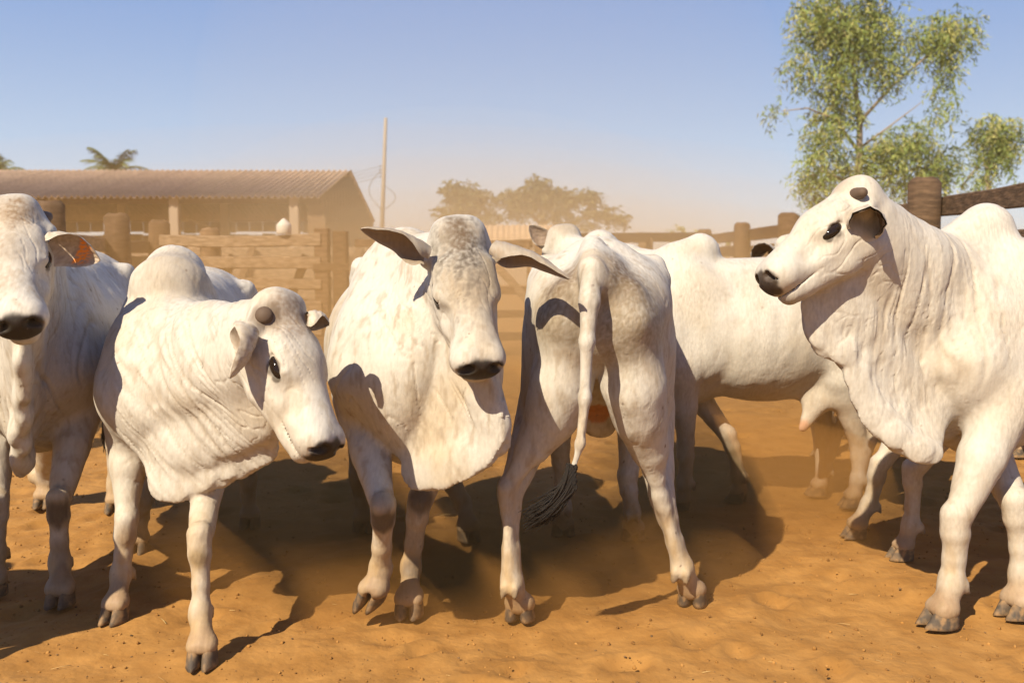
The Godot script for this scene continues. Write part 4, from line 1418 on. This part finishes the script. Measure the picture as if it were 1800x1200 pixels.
func palm(foot: Vector3, tall: float, size: float, m: Dictionary, label: String) -> void:
	var o := thing("palm_tree", label, "palm", foot, "palms behind the shed roof")
	var st := begin(0)
	tube(st, [Vector3.ZERO, Vector3(0.1, tall * 0.5, 0), Vector3(0.25, tall, 0)], [0.2, 0.16, 0.13], 9)
	piece("trunk", finish(st), m.bark, o)
	for k in 22:
		st = begin(-1)
		var a := TAU * k / 22.0 + rng.randf_range(-0.15, 0.15)
		var rise := rng.randf_range(0.1, 1.25)
		var dir := Vector3(cos(a), 0, sin(a))
		var pts := []
		for i in 9:
			var t := i / 8.0
			pts.append(Vector3(0.25, tall, 0) + dir * (size * t * cos(rise * 0.75)) + Vector3.UP * (size * (t * rise * 1.05 - t * t * 0.6)))
		tube(st, pts, [0.03, 0.026, 0.022, 0.02, 0.018, 0.015, 0.012, 0.009, 0.005], 4)
		for i in range(4, 33):
			var t := i / 33.0
			var fi := t * 8.0
			var p: Vector3 = (pts[int(fi)] as Vector3).lerp(pts[mini(int(fi) + 1, 8)], fi - int(fi))
			var ax: Vector3 = (pts[mini(int(fi) + 1, 8)] - pts[int(fi)]).normalized()
			var sd := ax.cross(Vector3.UP).normalized()
			for s in [-1.0, 1.0]:
				var ll := size * 0.30 * sin(PI * clampf(t * 0.85 + 0.12, 0, 1))
				var e: Vector3 = p + (sd * s * 0.75 + ax * 0.6 + Vector3.DOWN * rng.randf_range(0.25, 0.7)).normalized() * ll
				var wv: Vector3 = ax * 0.025
				for q in [p - wv, p + wv, e]:
					st.add_vertex(q)
		piece("frond", finish(st), m.frond, o)


func fog_bank(called: String, at: Vector3, size: Vector3, density: float, c: Color) -> void:
	var f := FogVolume.new()
	f.name = called
	f.shape = RenderingServer.FOG_VOLUME_SHAPE_ELLIPSOID
	f.size = size
	f.position = at
	var m := FogMaterial.new()
	m.density = density
	m.albedo = c
	f.material = m
	tag(f, "airborne dust stirred up by the herd", "dust", "dust hanging in the corral", "stuff")
	add_child(f, true)


func _ready() -> void:
	var cam := Camera3D.new()
	cam.name = "camera"
	cam.position = Vector3(0, 1.343, 0)
	cam.rotation.x = -atan(150.0 / 1750.0)
	cam.fov = rad_to_deg(2.0 * atan(600.0 / 1750.0))
	cam.far = 900.0
	var lens := CameraAttributesPhysical.new()
	lens.frustum_focal_length = 35.0
	lens.frustum_focus_distance = 3.6
	lens.exposure_aperture = 3.4
	cam.attributes = lens
	add_child(cam)
	cam.current = true
	var env := Environment.new()
	env.background_mode = Environment.BG_SKY
	var sm := ProceduralSkyMaterial.new()
	sm.sky_top_color = Color(0.25, 0.385, 0.605)
	sm.sky_horizon_color = Color(0.68, 0.73, 0.75)
	sm.sky_curve = 0.12
	sm.ground_horizon_color = Color(0.72, 0.60, 0.46)
	sm.ground_bottom_color = Color(0.55, 0.40, 0.25)
	env.sky = Sky.new()
	env.sky.sky_material = sm
	env.tonemap_mode = Environment.TONE_MAPPER_LINEAR
	env.tonemap_exposure = 1.95
	env.sdfgi_enabled = true
	env.ssao_enabled = true
	env.ssil_enabled = true
	env.fog_enabled = true
	env.fog_density = 0.0012
	env.fog_light_color = Color(0.93, 0.84, 0.72)
	env.volumetric_fog_enabled = true
	env.volumetric_fog_density = 0.0
	var we := WorldEnvironment.new()
	we.environment = env
	we.name = "world_environment"
	add_child(we)
	var sun := DirectionalLight3D.new()
	sun.name = "sun"
	sun.light_energy = 1.6
	sun.light_color = Color(1.0, 0.94, 0.83)
	sun.light_angular_distance = 0.5
	sun.shadow_enabled = true
	var e := deg_to_rad(42.5)
	var az := deg_to_rad(34.0)
	add_child(sun)
	sun.look_at_from_position(Vector3.ZERO, Vector3(sin(az) * cos(e), -sin(e), -cos(az) * cos(e)))

	var mats := materials()
	ground(mats.dirt)
	shed(mats)
	fences(mats.wood)
	pole(mats.pole, mats.wire)
	trees(mats)
	build_herd(mats)
	litter(mats)
	var dust := Color(0.92, 0.66, 0.36)
	for k in 5:
		fog_bank("dust_bank", Vector3(-1.5 + 0.3 * k, 0.4, -10.0), Vector3(17 - k, 4.4 - k * 0.6, 8.4 - k * 0.3), 0.021, Color(1.0, 0.77, 0.48))
	for k in 4:
		fog_bank("dust_bank", Vector3(-3.0 + k * 2.0, 0.3, -44), Vector3(64 - k * 6, 11.0 - k * 2.2, 34), 0.002, Color(1.0, 0.88, 0.72))
	for k in 3:
		fog_bank("dust_bank", Vector3(-0.8 + k * 0.4, 0.9, -14), Vector3(9.0 - k, 5.0 - k * 1.0, 5), 0.026, Color(1.0, 0.90, 0.74))
	fog_bank("dust_bank", Vector3(-0.4, 3.5, -19), Vector3(11, 12, 9), 0.011, Color(1.0, 0.9, 0.78))
	fog_bank("dust_puff", Vector3(-0.75, 0.15, -4.2), Vector3(2.0, 0.75, 1.3), 0.5, dust)
	fog_bank("dust_puff", Vector3(0.25, 0.05, -3.95), Vector3(1.6, 0.6, 0.9), 0.6, dust)
	fog_bank("dust_puff", Vector3(1.5, 0.2, -5.3), Vector3(2.2, 0.9, 1.2), 0.35, dust)
	fog_bank("dust_puff", Vector3(-0.5, 0.3, -4.9), Vector3(2.4, 1.1, 1.2), 0.3, dust)
	fog_bank("dust_puff", Vector3(-0.3, 0.05, -3.75), Vector3(1.3, 0.36, 0.7), 0.7, dust)
	fog_bank("dust_haze", Vector3(0, 0.5, -3.6), Vector3(10, 3.4, 4.6), 0.006, dust)
	fog_bank("dust_puff", Vector3(1.15, 0.15, -4.9), Vector3(1.8, 0.8, 1.3), 0.5, dust)


func litter(m: Dictionary) -> void:
	rng.seed = 31
	var tints := [Color(0.25, 0.118, 0.028), Color(0.21, 0.10, 0.026), Color(0.17, 0.08, 0.022), Color(0.29, 0.145, 0.04)]
	scatter("dirt_clods", "loose crumbs of orange dirt strewn over the ground", lump(1, 0.7), m.tinted, 12000, 0.0015, 0.008, 2.0, 9.5, false, tints)
	scatter("dung_crumbs", "small dark crumbs lying on the dirt", lump(2, 0.5), m.tinted, 2200, 0.0015, 0.006, 2.0, 8.0, true, [Color(0.10, 0.06, 0.03), Color(0.16, 0.09, 0.04)])
	var st := begin(0)
	tube(st, [Vector3(-1, 0, 0), Vector3(0, 0.06, 0.03), Vector3(1, 0, 0)], [0.035, 0.04, 0.03], 4)
	scatter("straw_bits", "bits of dry straw lying on the dirt", finish(st), m.tinted, 500, 0.006, 0.035, 2.0, 8.0, true, [Color(0.55, 0.40, 0.18), Color(0.35, 0.22, 0.09)])


func trees(m: Dictionary) -> void:
	rng.seed = 9
	var slim := leaf_mesh(0.17, 0.036, 0.05)
	var greens := [Color(0.20, 0.25, 0.07), Color(0.26, 0.285, 0.085), Color(0.14, 0.18, 0.05), Color(0.33, 0.31, 0.11)]
	var foot := Vector3(9.6, 0, -26)
	tree("feathery_tree", "tall feathery green tree with drooping leaves rising over the right fence", foot,
		[[[foot, Vector3(8.977, 3.103, -26.000), Vector3(8.959, 4.698, -26.000), Vector3(8.741, 6.133, -26.000), Vector3(8.257, 7.838, -26.000)], [0.13, 0.10, 0.075, 0.05, 0.03]],
		[[Vector3(8.942, 4.770, -26.000), Vector3(9.775, 5.704, -26.000), Vector3(10.848, 6.601, -26.200), Vector3(11.413, 7.174, -26.200)], [0.05, 0.032, 0.022, 0.01]],
		[[Vector3(8.976, 4.120, -26.000), Vector3(9.515, 4.575, -25.600), Vector3(10.358, 5.213, -25.600)], [0.035, 0.022, 0.01]],
		[[Vector3(8.981, 3.975, -26.000), Vector3(8.276, 4.815, -25.800), Vector3(7.484, 5.072, -25.600), Vector3(6.785, 4.972, -25.400)], [0.05, 0.035, 0.02, 0.01]],
		[[Vector3(8.988, 3.248, -26.000), Vector3(10.406, 3.565, -26.300), Vector3(11.367, 4.025, -26.500)], [0.04, 0.025, 0.01]],
		[[Vector3(8.977, 3.103, -26.000), Vector3(7.958, 3.506, -25.600), Vector3(7.440, 3.339, -25.300)], [0.05, 0.03, 0.012]]],
		[[Vector3(7.830, 7.555, -26.000), Vector3(0.63, 0.63, 0.76), 2160], [Vector3(8.571, 6.988, -26.000), Vector3(0.84, 0.84, 0.84), 3240], [Vector3(9.396, 7.340, -26.300), Vector3(0.67, 0.76, 0.76), 2160], [Vector3(8.244, 5.955, -25.800), Vector3(0.63, 0.50, 0.67), 1404],
		[Vector3(9.611, 6.276, -26.000), Vector3(0.50, 0.50, 0.59), 1188], [Vector3(7.241, 6.200, -25.600), Vector3(0.25, 0.46, 0.34), 486], [Vector3(8.667, 8.683, -26.000), Vector3(1.09, 0.67, 0.92), 2376],
		[Vector3(10.833, 7.031, -26.200), Vector3(0.52, 0.52, 0.59), 1620], [Vector3(11.486, 7.174, -26.200), Vector3(0.42, 0.50, 0.50), 1080], [Vector3(11.231, 6.170, -26.200), Vector3(0.25, 0.42, 0.34), 486], [Vector3(10.934, 5.213, -25.600), Vector3(0.29, 0.50, 0.34), 410],
		[Vector3(8.474, 5.274, -26.000), Vector3(0.50, 0.42, 0.59), 972], [Vector3(7.931, 4.504, -25.600), Vector3(0.46, 0.59, 0.59), 1404], [Vector3(7.609, 3.489, -25.400), Vector3(0.38, 0.46, 0.50), 972], [Vector3(6.741, 5.042, -25.400), Vector3(0.18, 0.18, 0.21), 129],
		[Vector3(8.813, 3.685, -26.000), Vector3(0.63, 0.59, 0.67), 1620], [Vector3(9.680, 4.120, -26.000), Vector3(0.50, 0.50, 0.59), 1404], [Vector3(10.452, 4.371, -26.300), Vector3(0.46, 0.50, 0.50), 1404], [Vector3(11.258, 3.794, -26.400), Vector3(0.46, 0.50, 0.50), 1296], [Vector3(10.411, 3.418, -26.300), Vector3(0.76, 0.42, 0.59), 1404], [Vector3(7.829, 2.932, -25.600), Vector3(0.34, 0.29, 0.34), 432]],
		slim, m, 0.75, greens)
	foot = Vector3(13.2, 0, -27)
	tree("feathery_tree", "small separate feathery tree at the far right edge above the fence", foot,
		[[[foot, Vector3(12.737, 3.775, -27.000), Vector3(12.934, 4.527, -27.000), Vector3(13.068, 4.976, -27.000)], [0.09, 0.06, 0.04, 0.02]], [[Vector3(12.074, 3.170, -27.000), Vector3(12.581, 3.850, -27.000), Vector3(12.928, 4.677, -27.000)], [0.03, 0.025, 0.012]]],
		[[Vector3(12.925, 4.752, -27.000), Vector3(0.55, 0.42, 0.50), 1620], [Vector3(12.880, 4.001, -27.000), Vector3(0.50, 0.42, 0.50), 972], [Vector3(13.318, 4.452, -27.000), Vector3(0.34, 0.42, 0.34), 648], [Vector3(12.526, 3.322, -27.000), Vector3(0.42, 0.25, 0.34), 280]], slim, m, 0.75, greens)
	var wide := leaf_mesh(0.34, 0.12, 0.08)
	var dull := [Color(0.11, 0.11, 0.045), Color(0.14, 0.125, 0.05), Color(0.09, 0.09, 0.04)]
	foot = Vector3(-4.2, 0, -62)
	tree("spreading_tree", "hazy spreading tree on the left of the pair beyond the far hut", foot,
		[[[foot, Vector3(-3.521, 3.097, -62.000), Vector3(-3.691, 4.320, -62.000)], [0.2, 0.16, 0.1]], [[Vector3(-3.521, 3.097, -62.000), Vector3(-2.285, 4.320, -62.000), Vector3(-1.756, 5.017, -62.000)], [0.12, 0.08, 0.04]], [[Vector3(-3.623, 3.797, -62.000), Vector3(-4.039, 5.017, -62.000)], [0.08, 0.04]]],
		[[Vector3(-3.686, 5.365, -62.000), Vector3(0.75, 0.55, 0.8), 700], [Vector3(-2.738, 5.365, -62.000), Vector3(0.7, 0.45, 0.8), 700], [Vector3(-1.932, 4.843, -62.000), Vector3(0.9, 0.5, 0.9), 800], [Vector3(-3.093, 4.425, -62.000), Vector3(1.1, 0.5, 1.0), 800], [Vector3(-4.221, 3.971, -62.000), Vector3(0.55, 0.4, 0.6), 350], [Vector3(-1.759, 3.797, -62.000), Vector3(1.0, 0.4, 0.8), 500]], wide, m, 0.3, dull, "trees in the haze beyond the hut")
	foot = Vector3(2.4, 0, -62)
	tree("spreading_tree", "hazy flat-topped tree on the right of the pair beyond the far hut", foot,
		[[[foot, Vector3(1.936, 3.272, -62.000), Vector3(1.757, 4.495, -62.000), Vector3(1.580, 5.365, -62.000)], [0.25, 0.18, 0.12, 0.05]], [[Vector3(1.937, 3.097, -62.000), Vector3(0.879, 4.320, -62.000), Vector3(0.176, 5.017, -62.000)], [0.12, 0.08, 0.03]], [[Vector3(1.936, 3.272, -62.000), Vector3(3.514, 4.669, -62.000), Vector3(4.742, 4.843, -62.000)], [0.13, 0.08, 0.03]], [[Vector3(1.937, 2.922, -62.000), Vector3(4.223, 3.622, -62.000), Vector3(5.979, 3.971, -62.000)], [0.12, 0.07, 0.03]]],
		[[Vector3(1.579, 5.608, -62.000), Vector3(0.9, 0.5, 0.9), 900], [Vector3(0.176, 4.843, -62.000), Vector3(1.0, 0.5, 0.9), 900], [Vector3(1.229, 4.843, -62.000), Vector3(1.2, 0.5, 1.0), 1000], [Vector3(2.634, 4.947, -62.000), Vector3(1.1, 0.5, 1.0), 1000], [Vector3(3.688, 5.017, -62.000), Vector3(0.7, 0.35, 0.7), 450], [Vector3(4.741, 5.017, -62.000), Vector3(0.75, 0.3, 0.7), 400], [Vector3(0.703, 4.076, -62.000), Vector3(1.0, 0.45, 0.9), 500], [Vector3(2.989, 4.076, -62.000), Vector3(1.2, 0.4, 0.9), 600], [Vector3(5.275, 4.076, -62.000), Vector3(1.1, 0.4, 0.9), 700], [Vector3(6.510, 3.622, -62.000), Vector3(0.7, 0.35, 0.7), 400], [Vector3(3.873, 3.272, -62.000), Vector3(1.4, 0.3, 0.9), 400]], wide, m, 0.3, dull, "trees in the haze beyond the hut")
	palm(Vector3(-19.2, 0, -48), 5.3, 1.9, m, "palm whose fronds show above the middle of the shed roof")
	palm(Vector3(-24.9, 0, -48), 5.1, 1.9, m, "palm whose fronds show at the left edge above the shed roof")
	palm(Vector3(10.6, 0, -50), 2.1, 0.75, m, "tiny far palm poking up between two posts of the right fence")
	tree("far_bush", "small far bush just above the back fence by the side-on hump", Vector3(10.5, 0, -60), [[[Vector3(10.5, 0, -60), Vector3(10.5, 2.2, -60)], [0.08, 0.04]]], [[Vector3(10.5, 2.6, -60), Vector3(0.8, 0.5, 0.7), 300]], wide, m, 0.2, greens)
	# dry grass of the field beyond the fence
	var g := ArrayMesh.new()
	var p := PlaneMesh.new()
	p.size = Vector2(160, 150)
	var o := piece("grass_field", p, m.grass)
	o.position = Vector3(86, 0.05, -85)
	tag(o, "pale green pasture beyond the right fence", "", "", "structure")
